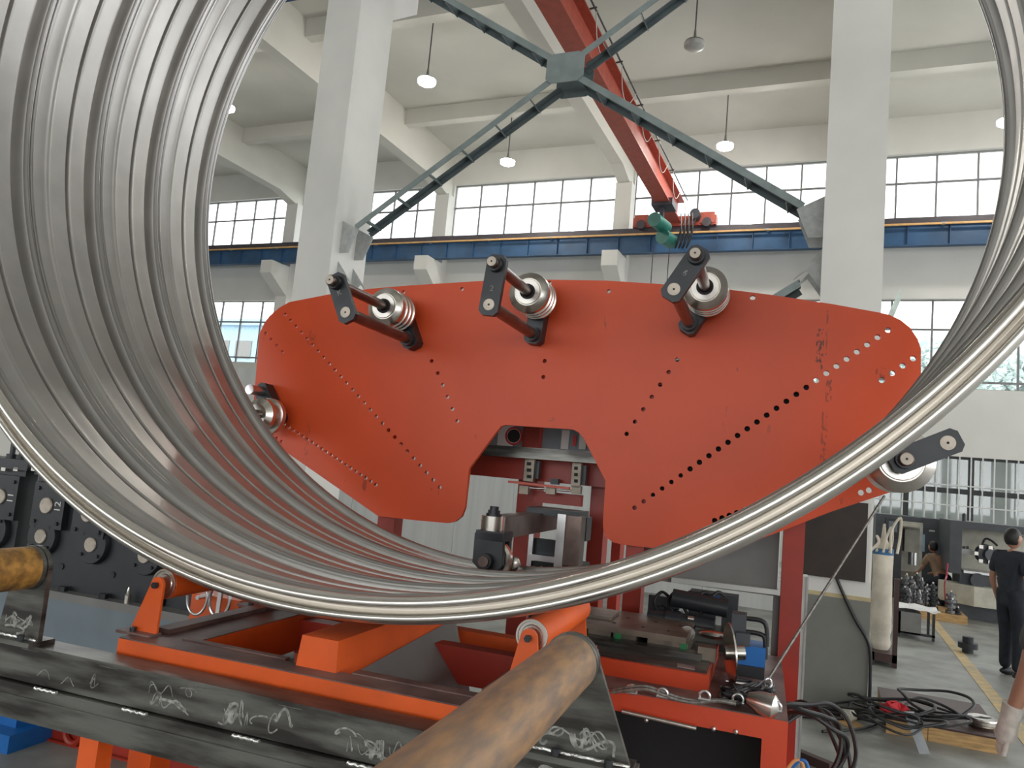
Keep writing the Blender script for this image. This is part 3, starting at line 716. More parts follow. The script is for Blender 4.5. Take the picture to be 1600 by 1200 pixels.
# ------------------------------------------------------------------ dark run-out beam in front, with rusty tubes
bx0, bx1 = -2.75, PB(990, 1160, 1.60).x+.01
bt = Thing('steel_beam', 'long dark mill-scale steel beam with chalk scribbles along the front', 'beam', (-1.4, 1.6, 0))
z1 = PB(200, 1050, 1.60).z+.0; 
z1, z2, z3 = 1.258, 1.174, 1.082
bt.part('upper_channel', MB().box((bx0, 1.600, z2), (bx1, 1.66, z1)), m_mill, smooth=None)
bt.part('lower_channel', MB().box((bx0, 1.585, z3), (bx1, 1.66, z2-.003)), m_mill, smooth=None)
bt.part('top_flat', MB().box((bx0, 1.592, z1+.001), (bx1-.004, 1.668, z1+.011)), m_mill, smooth=None)
bt.part('lower_lip', MB().box((bx0, 1.578, z2-.034), (bx1, 1.586, z2-.030)), m_mill, smooth=None)
rd = random.Random(3)
for k, x in enumerate((70, 208, 380, 560, 700)):
    p = PB(x-16, 1062+x*.212, 1.582); p.z = z2-.002; q = p+V(.075, 0, 0)
    bt.part('weld_bead', MB().tube([p+(q-p)*(i/8)+V(0, 0, .001*(-1)**i) for i in range(9)], .0045, 8, 3), m_weld)
for k in range(6):
    p = V(-1.85+.27*k, 1.595, z1+.001); bt.part('weld_bead', MB().tube([p, p+V(.03, 0, 0), p+V(.06, 0, .0005)], .003, 6, 3), m_weld)
def scribble(n, x0, x1, zlo, zhi, b, seed, w=.0022, curl=3):
    rd = random.Random(seed); mb = MB()
    for i in range(n):
        sx = rd.uniform(.02, .07); sz = rd.uniform(.008, (zhi-zlo)*.3); cx = rd.uniform(x0+sx*.4, x1-sx*.4); cz = rd.uniform(zlo+sz, zhi-sz)
        f1, f2, p1, p2 = rd.uniform(.4, 1.2), rd.uniform(.8, 2.4), rd.uniform(0, 6), rd.uniform(0, 6); sl = rd.uniform(-.6, .3); T_ = rd.uniform(.5, 1.3)
        P = []
        for j in range(26):
            t = j/25*T_; x = cx+sx*(t-.5)+sx*.45*math.sin(2*PI*f1*t+p1); z = cz+sz*math.sin(2*PI*f2*t+p2)+sl*sz*(t-.5)
            P.append(V(min(x1, max(x0, x)), 0, min(zhi, max(zlo, z))))
        ww = w*rd.choice((.5, .8, 1, 1.6))
        for a, c in zip(P[:-1], P[1:]):
            d = (c-a)
            if d.length < 1e-6: continue
            nn = V(-d.z, 0, d.x).normalized()*ww
            mb.add([V(p.x, b-i*.00003, p.z) for p in (a-nn, c-nn, c+nn, a+nn)], [(0, 1, 2, 3)])
    return mb
bt.part('chalk_scribble', scribble(4, -1.80, -1.5, z2+.01, z1-.008, 1.5993, 4, .0012), m_chalk, smooth=None)
bt.part('chalk_scribble', scribble(7, -1.42, -1.28, z2+.01, z1-.008, 1.5992, 9), m_chalk, smooth=None)
bt.part('chalk_scribble', scribble(10, -1.22, -.92, z2+.008, z1-.006, 1.5991, 14), m_chalk, smooth=None)
bt.part('chalk_scribble', scribble(9, -.9, -.62, z2+.008, z1-.006, 1.599, 21), m_chalk, smooth=None)
bt.part('chalk_scribble', scribble(8, -.5, bx1-.02, z2+.008, z1-.006, 1.599, 33), m_chalk, smooth=None)
for x in (-2.2, -1.62, -1.12, bx1-.15):
    bt.part('leg', MB().box((x, 1.605, 0), (x+.06, 1.655, z3)), m_torange, smooth=None)

def rusty_tube(label, end, r, b0, mt, wl, wr, gl, bolts):
    end = Vector(end); zb = z1+.011
    t = Thing('rusty_tube', label, 'tube', (end.x, end.y, zb), group='tubes on the front beam')
    t.part('tube', MB().lathe((end.x, b0, end.z), Y, [(0, r*.88), (0, r), (end.y-b0-.012, r)], 40), mt, smooth=50)
    t.part('end_ring', MB().lathe((end.x, end.y-.014, end.z), Y, [(0, r*1.03), (.01, r*1.05), (.012, r*.9)], 40), m_mill)
    arc = [V(end.x+r*1.05*math.cos(a), end.y, end.z+r*1.05*math.sin(a)) for a in [PI*(.02+.96*i/12) for i in range(13)]]
    bp_ = t.part('bracket_plate', MB().prism(arc+[V(end.x-wl, end.y, zb+.010), V(end.x+wr, end.y, zb+.010)], Y*.014), m_mill, smooth=None)
    t.part('base_plate', MB().box((end.x-wl-.02, end.y-.03, zb), (end.x+wr+.005, end.y+.05, zb+.012)), m_mill, smooth=None)
    t.part('chalk_scribble', scribble(gl, end.x-wl*.7, end.x+wr*.75, zb+.015, zb+.075, end.y-.0008, 5+gl, .0018), m_chalk, parent=bp_, smooth=None)
    t.part('weld_bead', MB().tube([V(end.x-wl+(wl+wr)*i/14, end.y-.003, zb+.013+.0012*(i % 2)) for i in range(15)], .005, 8, 3), m_weld, parent=bp_)
    for bxx in bolts: t.part('bolt', MB().lathe((end.x+bxx, end.y-.018, zb+.012), (0, 0, 1), [(0, .009), (.014, .009), (.015, .006)], 12), m_black)
rusty_tube('rusty brown steel tube running toward the viewer at bottom centre', PB(893, 1034, 1.60), .056, .05, m_rust, .09, .135, 8, (-.015, .095))
rusty_tube('yellowish rusty tube end poking in at the left edge', (-1.865, 1.60, 1.468), .056, .05, m_rust2, .09, .06, 7, (.02,))

# ------------------------------------------------------------------ low red rail, lug and blue foot on the floor at left
p, q = PZ(35, 1146, 0), PZ(215, 1188, 0); yb = (p.y+q.y)/2
fr_ = Thing('floor_rail', 'low red steel rail with a lifting lug lying on the floor', 'rail', (p.x+.4, yb, 0))
fr_.part('web', MB().box((p.x-.6, yb, 0), (p.x+3.2, yb+.02, .13)), m_red, smooth=None)
fr_.part('flange', MB().box((p.x-.6, yb-.03, .13), (p.x+3.2, yb+.08, .145)), m_red, smooth=None)
fr_.part('foot_flange', MB().box((p.x-.6, yb-.03, 0), (p.x+3.2, yb+.08, .012)), m_red, smooth=None)
lc = PB(115, 1145, yb-.02)
fr_.part('lifting_lug', MB().tube([lc+V(.06*math.cos(a), 0, .06*math.sin(a)) for a in [2*PI*i/12 for i in range(12)]], .02, 8, 3, closed=True), m_red)
p = PZ(20, 1166, 0)
bm_ = Thing('gear_motor_foot', 'blue painted machine foot at the bottom left corner', 'machine foot', (p.x, p.y, 0))
bm_.part('foot_plate', MB().box((p.x-.5, p.y-.1, 0), (p.x+.08, p.y+.3, .10)), m_bluep, smooth=None)
bm_.part('housing', MB().box((p.x-.5, p.y, .10), (p.x+.0, p.y+.3, .26)), m_bluep, smooth=None)

# ------------------------------------------------------------------ black roll forming mill at left
BM = 4.0
rm = Thing('roll_forming_mill', 'black roll forming mill with numbered bearing blocks on a grey-blue base', 'machine', (-4.4, BM+.3, 0))
zb = PB(160, 932, BM).z
xl, xr = PB(-140, 850, BM).x, PB(420, 1000, BM).x
rm.part('base_cabinet', MB().box((xl, BM-.06, 0), (xr, BM+.9, zb-.05)), m_greyblue, smooth=None)
rm.part('bed_plate', MB().box((xl, BM-.08, zb-.05), (xr, BM+.9, zb)), m_grey, smooth=None)
def stand(x0, x1, ztop):
    rm.part('stand_plate', MB().box((x0, BM, zb), (x1, BM+.10, ztop)), m_blackm, smooth=None)
s0 = PB(47, 830, BM).x
zt = PB(40, 735, BM).z
stand(xl, PB(26, 830, BM).x, zt); stand(s0, PB(260, 880, BM).x, zt-.02)
rm.part('stand_plate', MB().box((PB(262, 880, BM).x, BM+.03, zb), (xr, BM+.13, zt-.3)), m_blackm, smooth=None)
rm.part('top_cap', MB().box((xl, BM-.03, zt), (PB(48, 735, BM).x, BM+.2, zt+.07)), m_blackm, smooth=None)
rm.part('top_cap', MB().box((PB(52, 735, BM).x, BM+.01, zt-.02), (PB(150, 745, BM).x, BM+.2, zt+.03)), m_blackm, smooth=None)
for x in (18, 33): c = PB(x, 717, BM+.05); rm.part('adjusting_screw', MB().lathe((c.x, c.y, zt+.05), (0, 0, 1), [(0, .035), (.05, .035), (.05, .018), (.13, .018)], 12), m_black)
for x in (5, 24, 52): c = PB(x, 733, BM-.03); rm.part('bright_nut', MB().box(c-V(.02, 0, .012), c+V(.02, .03, .012)), m_bright, smooth=None)
for (x, y, num) in ((2, 776, '11'), (75, 790, '12'), (140, 803, '13')):
    c = PB(x, y, BM-.05); blk = rm.part('bearing_block', MB().box(c+V(-.14, 0, -.15), c+V(.14, .06, .15)), m_blackm, smooth=None)
    rm.part('shaft_end', MB().lathe(c+V(-.01, -.012, 0), Y, [(0, .006), (-.001, .05), (.004, .055), (.06, .055)], 28), m_pinend, parent=blk)
    for sx in (-.1, .1):
        for sz in (-.11, .11): rm.part('bolt', MB().cyl(c+V(sx, -.012, sz), c+V(sx, .01, sz), .014, 6), m_black, parent=blk)
    if num != '13': text_part(rm, 'chalk_number', num, .075, c+V(.088, -.002, 0), (0, 0, 1), (-1, 0, 0), m_white, blk)
for (x, y) in ((-12, 828), (64, 838), (142, 851), (226, 868)):
    c = PB(x, y, BM-.04); hs = rm.part('bearing_housing', MB().lathe(c, Y, [(0, .065), (0, .12), (.008, .125), (.05, .13)], 36), m_blackm)
    rm.part('shaft_end', MB().lathe(c+V(0, -.010, 0), Y, [(0, .006), (-.001, .045), (.004, .05), (.03, .05)], 28), m_pinend, parent=hs)
    for k in range(4): a = PI/4+k*PI/2; rm.part('bolt', MB().cyl(c+V(.095*math.cos(a), -.012, .095*math.sin(a)), c+V(.095*math.cos(a), .01, .095*math.sin(a)), .012, 6), m_black, parent=hs)
for x, y in ((95, 885), (175, 898)): c = PB(x, y, BM-.008); rm.part('bolt', MB().cyl(c, c+Y*.02, .022, 6), m_black)
for x in (100, 165): c = PB(x, 925, BM-.03); rm.part('bed_bolt', MB().cyl(V(c.x, BM-.04, zb-.001), V(c.x, BM-.04, zb+.03), .03, 6), m_black)
c = PB(202, 917, BM-.05); rm.part('grease_fitting', MB().lathe((c.x, BM-.05, zb-.001), (0, 0, 1), [(0, .02), (.05, .02), (.06, .012), (.1, .006)], 12), m_bright)
# handwheel and its orange gearbox behind the left support roller
hc = PB(308, 934, 2.95)
hw = Thing('handwheel', 'small steel handwheel on an orange box behind the left roller', 'handwheel', (hc.x, hc.y+.1, ZT-.3))
hw.part('box', MB().px(296, 932, 372, 985, 3.03, .2), m_torange, smooth=None)
hw.part('pedestal', MB().box((hc.x+.05, 3.05, 0), (hc.x+.12, 3.15, PB(330, 985, 3.03).z+.01)), m_torange, smooth=None)
hw.part('rim', MB().tube([hc+V(.055*math.cos(a), .0, .075*math.sin(a)) for a in [2*PI*i/16 for i in range(16)]], .006, 8, 3, closed=True), m_zinc)
hw.part('rim', MB().tube([hc+V(.10+.055*math.cos(a), .03, .075*math.sin(a)) for a in [2*PI*i/16 for i in range(16)]], .008, 8, 3, closed=True), m_zinc)
hw.part('hub', MB().cyl(hc+V(-.06, .02, .06), hc+V(.18, .03, .06), .014, 12), m_zinc)
hw.part('spoke', MB().bar(hc+V(.1, .03, -.075), hc+V(.1, .03, .075), .02, .012, (0, 1, 0)), m_zinc, smooth=None)
hw.part('spindle', MB().cyl(hc, hc+V(0, .1, 0), .01, 10), m_zinc)

# ------------------------------------------------------------------ feed unit on the orange base at right
ZD = 1.15; b0 = 2.62
ol, orr = PB(900, 1100, b0).x, PB(1232, 1120, b0).x
fb = Thing('feed_unit_base', 'orange feed unit base with a big dark opening in its front', 'machine base', ((ol+orr)/2, 3.1, 0))
lo, hi = pxbox(985, 1112, 1190, 1300, b0, 1)
z_o = PB(1080, 1133, b0).z; xo0, xo1 = PB(960, 1130, b0).x, PB(1190, 1160, b0).x
fb.part('front_panel', MB().box((ol-.3, b0, z_o), (orr, b0+.012, ZD)).box((xo1, b0, 0), (orr, b0+.012, z_o)).box((ol-.3, b0, 0), (ol-.1, b0+.012, z_o)), m_red if False else m_orange, smooth=None)
fb.part('side_panel', MB().box((orr-.012, b0+.012, 0), (orr, 3.6, ZD)), m_orange, smooth=None)
fb.part('deck', MB().box((ol-.3, b0+.001, ZD), (orr-.001, 3.58, ZD+.004)), m_worn, smooth=None)
fb.part('cavity_shade', MB().box((ol-.1, b0+.35, 0), (orr-.02, b0+.36, ZD-.01)), m_dark, smooth=None)  # near-black sheet standing in for the shade inside the opening
fb.part('back_panel', MB().box((ol-.3, 3.56, 0), (orr, 3.58, ZD)), m_red, smooth=None)
for x in (1010, 1060, 1115, 1150): c = PB(x, 1125+(x-1010)*.13, b0-.004); fb.part('tack_weld', MB().sph(c, .008, 8), m_weld)
tr = PB(1107, 1070, 2.78).x; zt = PB(1050, 1046, 2.78).z
fb.part('upper_tier', MB().box((ol-.3, 2.78, ZD+.004), (tr, 3.4, zt)), m_orange, smooth=None)
fb.part('slide_bed', MB().box((ol-.3, 2.80, zt), (tr-.01, 3.4, zt+.006)), m_mill, smooth=None)
cc = [(955, 1082), (985, 1078), (1010, 1077), (1035, 1085), (1060, 1094), (1090, 1098), (1120, 1095), (1150, 1100)]
zz = ZD+.02
solo('hose', 'grey hose draped along the orange feed unit base', 'hose', MB().tube([PB(x, y, 2.60) for x, y in cc], .006, 8, 5), m_rope, PB(1050, 1090, 2.60))
solo('hose', 'second grey hose clipped just above the first on the orange base', 'hose', MB().tube([PB(x, y-3+1.5*math.sin(x), 2.607) for x, y in cc], .005, 8, 5), m_rope, PB(1050, 1085, 2.607))
p, q = PB(972, 1111, b0-.012), PB(1088, 1138, b0-.012)
solo('steel_rod', 'thin bright steel rod along the front of the orange base', 'rod', MB().cyl(p, q, .0075, 12), m_bright, (p+q)/2)
def shackle(label, x, y, b, r=.016):
    c = PB(x, y, b)
    t = Thing('shackle', label, 'shackle', c-V(0, 0, r), group='shackles on the orange base')
    t.part('bow', MB().tube([c+V(r*math.cos(a), 0, r*math.sin(a)) for a in [-.4+(PI+.8)*i/8 for i in range(9)]], .0045, 8, 3), m_zinc)
    t.part('pin', MB().cyl(c+V(-r*1.2, 0, -r*.6), c+V(r*1.2, 0, -r*.6), .005, 8), m_zinc)
for lb, x, y, b in (('white shackle at the left end of the grey hoses', 987, 1078, 2.61), ('eye clip holding the hoses in the middle', 1035, 1084, 2.60), ('eye clip at the right end of the hoses', 1101, 1088, 2.60),
                    ('white ring on the deck near the rod', 1153, 1093, 2.64), ('ring hanging from the deck corner by the red post', 1212, 1105, 2.62)): shackle(lb, x, y, b)
# bed with blocks, clamps, plate
bd = Thing('slide_table', 'oily steel slide table with green clamps on the feed unit', 'slide table', PB(1010, 1030, 3.0))
zt2 = zt+.006
P0, P1 = PB(945, 985, 3.0), PB(1072, 1008, 3.0)
zp = (P0.z+P1.z)/2
bd.part('table_plate', MB().box((P0.x-.15, 3.0, zp), (P1.x, 3.38, zp+.022)), m_table, smooth=None)
bd.part('slide_way', MB().box((P0.x-.25, 2.95, zt2), (P1.x+.06, 3.02, zt2+.022)), m_mill, smooth=None)
for x in (935, 975, 1030, 1056):
    c = PB(x, 1010, 3.02); bd.part('carriage_block', MB().box((c.x-.045, 3.02, zt2), (c.x+.045, 3.3, zp)), m_table, smooth=None)
for x in (964, 1068):
    c = PB(x, 1010, 3.005); bd.part('green_clamp', MB().box((c.x-.011, 3.0, zt2+.02), (c.x+.011, 3.02, zp)), m_clampg, smooth=None)
for x in (960, 1005, 1045): 
    for k in range(2): bd.part('tapped_hole', MB().cyl(V(PB(x, 990, 3.1).x+.03*k, 3.08+.15*k, zp+.0215), V(PB(x, 990, 3.1).x+.03*k, 3.08+.15*k, zp+.0235), .007, 10), m_dark)
bd.part('end_block', MB().px(1090, 1012, 1118, 1034, 2.98, .06), m_table, smooth=None)
bd.part('stop_block', MB().px(916, 962, 955, 985, 3.12, .18), m_table, smooth=None)
c = PZ(1073, 1042, zt2)
solo('steel_offcut', 'small grey steel plate lying on the orange upper tier', 'offcut', MB().prism([c+V(-.03, -.02, .0), c+V(.03, -.03, .0), c+V(.025, .02, .0), c+V(-.035, .02, .0)], (0, 0, .003)), m_zinc, c)
# black motor group
bgm = Thing('hydraulic_motor', 'black hydraulic motor group with hoses behind the slide table', 'motor', PB(1090, 960, 3.42))
bgm.part('body', MB().px(1075, 928, 1152, 995, 3.45, .1), m_blackm, smooth=None)
c = PB(1062, 935, 3.42); bgm.part('motor_can', MB().cyl(c-V(.03, 0, 0), c+V(.2, 0, -.015), .038, 20), m_blackm)
c = PB(1040, 965, 3.38); bgm.part('motor_can', MB().cyl(c, c+V(.2, 0, -.012), .033, 20), m_blackm)
c = PB(1012, 962, 3.38); bgm.part('motor_can', MB().cyl(c, c+V(.08, 0, 0), .028, 20), m_blackm)
c = PB(1075, 966, 3.36); bgm.part('fitting', MB().cyl(c, c+V(.025, 0, 0), .012, 12), m_bright)
bgm.part('valve_block', MB().px(1012, 932, 1060, 978, 3.50, .06), m_blackm, smooth=None)
bgm.part('valve_block', MB().px(1060, 968, 1112, 1000, 3.42, .06), m_dark, smooth=None)
for k in range(4):
    c = PB(1020+k*13, 952+k*3, 3.46); bgm.part('solenoid', MB().cyl(c, c+V(.0, .05, .0), .02, 14), m_black)
bgm.part('name_tag', MB().px(1118, 955, 1127, 980, 3.44, .01), m_lgrey, smooth=None)
bgm.part('blue_fitting', MB().px(1113, 932, 1124, 943, 3.43, .02), m_bluep, smooth=None)
for k in range(5):
    x = 1030+k*22; bgm.part('hose', MB().tube([PB(x, 960, 3.4), PB(x-8, 940, 3.42), PB(x+4, 925, 3.44), PB(x+18, 935, 3.46)], .007, 8, 5), m_cable)
c = PB(1074, 990, 3.2); bgm.part('silver_disc', MB().cyl(c, c+V(0, .02, 0), .03, 24), m_bright)
bgm.part('bracket', MB().px(1085, 985, 1145, 1006, 3.3, .2), m_mill, smooth=None)
c = PB(1115, 992, 3.25); bgm.part('bright_cover', MB().sph(c, .05, 16, (1.2, .6, .35)), m_bright)
bgm.part('mounting', MB().box((PB(1080, 990, 3.5).x, 3.48, ZD), (PB(1150, 990, 3.5).x, 3.55, PB(1100, 990, 3.5).z)), m_black, smooth=None)
# disc saw and blue motor
sw = Thing('cutting_disc_unit', 'blue motor with a thin upright steel disc near the red post', 'cutter', PB(1150, 1050, 3.0))
c = PB(1141, 1020, 2.95); axd_ = V(.96, .25, .1)
sw.part('disc', MB().cyl(c-axd_*.003, c+axd_*.003, .105, 40), m_bright)
sw.part('disc_hub', MB().cyl(c-axd_*.02, c+axd_*.05, .025, 20), m_bright)
sw.part('motor_housing', MB().px(1148, 1010, 1196, 1042, 3.1, .14), m_bluep, smooth=None)
sw.part('junction_box', MB().px(1143, 960, 1166, 990, 3.12, .08), m_char, smooth=None)
sw.part('guard', MB().px(1150, 990, 1172, 1010, 3.08, .06), m_char, smooth=None)
sw.part('conduit', MB().tube([PB(1165, 966, 3.13), PB(1190, 970, 3.13), PB(1198, 982, 3.13), PB(1198, 1010, 3.13)], .009, 10, 6), m_cable)
sw.part('conduit', MB().tube([PB(1165, 987, 3.13), PB(1185, 990, 3.13), PB(1195, 998, 3.13), PB(1196, 1030, 3.13)], .009, 10, 6), m_cable)
sw.part('stand', MB().box((PB(1150, 1040, 3.1).x, 3.1, ZD+.004), (PB(1195, 1040, 3.1).x, 3.22, PB(1170, 1042, 3.1).z+.005)), m_black, smooth=None)
rd = random.Random(11)
for k in range(7):
    pts = [PZ(1120+rd.uniform(0, 90), 1062+rd.uniform(0, 38), ZD+.015+.012*rd.random()) for _ in range(5)]
    solo('cable', ['thin black cable looped on the deck under the disc', 'black cable snaking across the oily deck corner', 'short dark cable behind the bright bell on the deck', 'dark wire lying along the deck edge',
                   'black wire crossing beside the blue motor foot', 'curled black lead between the disc and the red post', 'loose dark lead near the white ring'][k], 'cable', MB().tube(pts, .005+.003*rd.random(), 7, 6), m_cable, pts[0], group='cables on the deck')
c = PZ(1195, 1102, ZD+.03)
bell = Thing('bright_bell', 'polished bell-shaped steel part lying on the deck corner', 'steel part', (c.x, c.y, ZD))
bell.part('bell', MB().lathe(c+V(.045, -.02, 0), (-1, .2, .12), [(0, .0), (.004, .022), (.02, .038), (.06, .036), (.1, .02), (.105, .0)], 28), m_bright)
bell.part('tube', MB().cyl(c+V(-.04, 0, .01), c+V(-.12, .02, .01), .012, 14), m_black)
for k, (x0, y0, x1, y1) in enumerate(((1126, 1074, 1165, 1079), (1134, 1064, 1178, 1071))):
    p, q = PZ(x0, y0, ZD+.012), PZ(x1, y1, ZD+.012)
    solo('steel_rod', ['short bright rod lying on the deck behind the ring', 'thin bright pin lying on the deck under the disc'][k], 'rod', MB().cyl(p, q, .006, 10), m_bright, p)
# wire rope from the lower right roller to the deck
p, q = PB(1382, 775, 3.2), PZ(1200, 1062, ZD+.06)
wr = Thing('wire_rope', 'grey wire rope stretched from the deck up to the right roller', 'rope', q)
wr.part('rope', MB().cyl(q, p, .005, 8), m_rope)
wr.part('knot', MB().tube([q+V(.012*math.cos(a), .004*math.sin(2*a), -.012+.016*math.sin(a)) for a in [2*PI*i/10 for i in range(10)]], .004, 8, 3, closed=True), m_zinc)
wr.part('tail', MB().tube([q+V(0, 0, -.02), q+V(-.02, 0, -.035), q+V(-.035, -.01, -.05), q+V(-.05, -.01, -.055)], .004, 8, 4), m_rope)

# ------------------------------------------------------------------ bracing between the pillars
XL, XR = -6.15+.265, .1-.265
def xbrace(label, zc, ze, arms, fy=(PY+.17, PY+.50)):
    t = Thing('cross_brace', label, 'brace', ((XL+XR)/2, PY+.35, zc), W, group='cross braces between pillars')
    cx = (XL+XR)/2
    for sx, sz in arms:
        xe = XL if sx < 0 else XR; zE = zc+sz*ze
        a, b = V(cx+sx*.15, 0, zc+sz*.12), V(xe-sx*.2, 0, zE-sz*.13)
        for k, yy in enumerate(fy):
            o = V(0, yy, 0); nrm = V(-(b-a).z, 0, (b-a).x).normalized()
            t.part('chord', MB().bar(a+o, b+o, .012, .07, (0, 0, 1)).bar(a+o+V(0, .04, .04) if k == 0 else a+o+V(0, -.04, .04), b+o+V(0, .04, .04) if k == 0 else b+o+V(0, -.04, .04), .085, .012), m_brace if k == 0 else m_braceshade, smooth=None)
            g = V(xe, yy, zE)
            t.part('end_gusset', MB().prism([g+V(0, 0, .22), g+V(0, 0, -.2), g+V(-sx*.14, 0, -.2 if sz < 0 else .0), g+V(-sx*.26, 0, -sz*.10), g+V(-sx*.2, 0, -sz*.26 if sz < 0 else -.02)][:4], V(0, -.012, 0)), m_gusset, smooth=None)
        n = 6
        for i in range(1, n+1):
            p = a+(b-a)*((i-.35)/n)
            t.part('batten', MB().bar(p+V(0, fy[0], -.02), p+V(0, fy[1], -.02), .07, .012, b-a), m_braceshade, smooth=None)
    for k, yy in enumerate(fy):
        e = .014 if k == 0 else -.014
        t.part('centre_gusset', MB().prism([(cx+x, yy-e, zc+z) for x, z in ((-.23, -.12), (-.16, -.18), (.16, -.18), (.23, -.12), (.23, .12), (.16, .18), (-.16, .18), (-.23, .12))], V(0, .012 if k else -.012, 0)), m_brace if k == 0 else m_braceshade, smooth=None)
    return t
xbrace('green-grey cross brace with an octagonal centre plate high between the pillars', 6.50, 1.93, ((-1, -1), (1, -1), (-1, 1), (1, 1)))
xbrace('lower cross brace mostly hidden behind the orange plate', 2.12, 1.92, ((-1, 1), (1, 1)))

# ------------------------------------------------------------------ crane
YR = 21.1
rg = Thing('crane_runway', 'blue crane runway girder along the window wall', 'girder', (-10, YR, 8.36), W)
zr0 = 8.37; zr1 = PB(840, 372, YR, W).z
rg.part('web', MB().box((X0+.1, YR+.08, zr0), (X1-.1, YR+.1, zr1)), m_blue, smooth=None)
rg.part('bottom_flange', MB().box((X0+.1, YR, zr0), (X1-.1, YR+.2, zr0+.02)), m_blue, smooth=None)
rg.part('top_flange', MB().box((X0+.1, YR, zr1), (X1-.1, YR+.2, zr1+.02)), m_blue, smooth=None)
me = MB().box((-.008, -.04, -(zr1-zr0)/2+.02), (.008, .04, (zr1-zr0)/2)).mesh('stiffener', m_blue)
x = -26.0
while x < 7: rg.inst('stiffener', me, (x, YR+.04, (zr0+zr1)/2)); x += .95
rg.part('crane_rail', MB().box((X0+.1, YR+.05, zr1+.02), (X1-.1, YR+.13, zr1+.20)), m_rail, smooth=None)
rg.part('conductor_bar', MB().box((X0+.1, YR-.10, zr1-.05), (X1-.1, YR-.05, zr1+.0)), m_cond, smooth=None)
x = -25
while x < 7: rg.part('conductor_bracket', MB().box((x, YR-.11, zr1-.04), (x+.08, YR+.06, zr1+.0)), m_gusset, smooth=None); x += 2.1
r2 = Thing('crane_runway', 'second blue runway girder on the pillar corbels at the top edge', 'girder', (-10, PY+1.0, 8.8), W)
r2.part('web', MB().box((X0+.1, PY+1.04, 8.8), (X1-.1, PY+1.06, 9.35)), m_blue, smooth=None)
r2.part('bottom_flange', MB().box((X0+.1, PY+.95, 8.8), (X1-.1, PY+1.15, 8.82)), m_blue, smooth=None)
r2.part('top_flange', MB().box((X0+.1, PY+.95, 9.33), (X1-.1, PY+1.15, 9.35)), m_blue, smooth=None)
cg = Thing('bridge_crane', 'red overhead crane girder running toward the window wall', 'crane', (-4.42, 15, 9.2), W)
ya, yb_ = PY+.9, YR+.15
cg.part('bottom_flange', MB().box((-4.62, ya, 9.20), (-4.22, yb_, 9.23)), m_crane, smooth=None)
cg.part('web', MB().box((-4.46, ya, 9.22), (-4.38, yb_, 9.86)), m_crane, smooth=None)
cg.part('top_flange', MB().box((-4.64, ya, 9.86), (-4.20, yb_, 9.89)), m_crane, smooth=None)
cg.part('side_angle', MB().box((-4.385, ya, 9.42), (-4.33, yb_, 9.45)), m_crane, smooth=None)
cg.part('festoon_wire', MB().cyl((-4.12, ya, 9.93), (-4.12, yb_, 9.93), .018, 8), m_cable)
for i in range(7):
    y = 10+1.8*i; cg.part('wire_outrigger', MB().bar((-4.42, y, 9.90), (-4.08, y, 9.93), .03, .02), m_rail, smooth=None)
    cg.part('festoon_loop', MB().tube([(-4.12, y+.1, 9.92), (-4.14, y+.35, 9.5), (-4.14, y+.8, 9.45), (-4.12, y+1.3, 9.92)], .01, 6, 6), m_lgrey)
p, q = PB(991, 350, YR+.1, W), PB(1120, 350, YR+.1, W); zc_ = zr1+.14
ec = cg.part('end_carriage', MB().box((p.x, YR-.05, zc_+.06), (q.x, YR+.25, zc_+.34)), m_crane, smooth=None)
for x in (p.x+.25, q.x-.25):
    cg.part('buffer', MB().cyl((x, YR-.12, zc_+.12), (x, YR+.3, zc_+.12), .13, 20), m_rail, parent=ec)
    cg.part('bearing_cap', MB().box((x-.2, YR-.08, zc_+.1), (x+.2, YR+.0, zc_+.42)), m_crane, parent=ec, smooth=None)
cg.part('drive_motor', MB().cyl((q.x-.55, YR-.35, zc_+.3), (q.x-.55, YR+.0, zc_+.3), .14, 20), m_char, parent=ec)
hc2 = PB(1033, 352, 19.6, W)
ho = Thing('chain_hoist', 'green electric hoist hanging at the far end of the crane girder', 'hoist', hc2, W)
ho.part('trolley', MB().box((-4.7, 19.3, 9.12), (-4.14, 19.9, 9.30)), m_rail, smooth=None)
ho.part('motor', MB().cyl(hc2+V(-.1, -.45, .02), hc2+V(.05, .3, .02), .19, 24), m_green)
ho.part('drum', MB().cyl(hc2+V(.05, .0, -.3), hc2+V(.2, .5, -.3), .2, 24), m_green)
ho.part('hanger', MB().box((hc2.x-.05, 19.5, hc2.z), (hc2.x+.05, 19.7, 9.14)), m_rail, smooth=None)
for dx in (.45, .55, .65, .75): ho.part('pendant_cable', MB().tube([hc2+V(dx, .3, .4), hc2+V(dx+.05, .2, -.2), hc2+V(dx-.1, .3, -.55), hc2+V(dx+.08, .4, .3)], .018, 6, 6), m_cable)
for x in (1021, 1046):
    t_ = PB(x, 385, 19.6, W); ho.part('hoist_rope', MB().cyl(t_, t_-V(0, 0, 6.2), .012, 6), m_cable)
ho.part('hook_block', MB().box((PB(1021, 385, 19.6, W).x-.1, 19.5, t_.z-6.5), (PB(1046, 385, 19.6, W).x+.1, 19.7, t_.z-6.15)), m_cond, smooth=None)

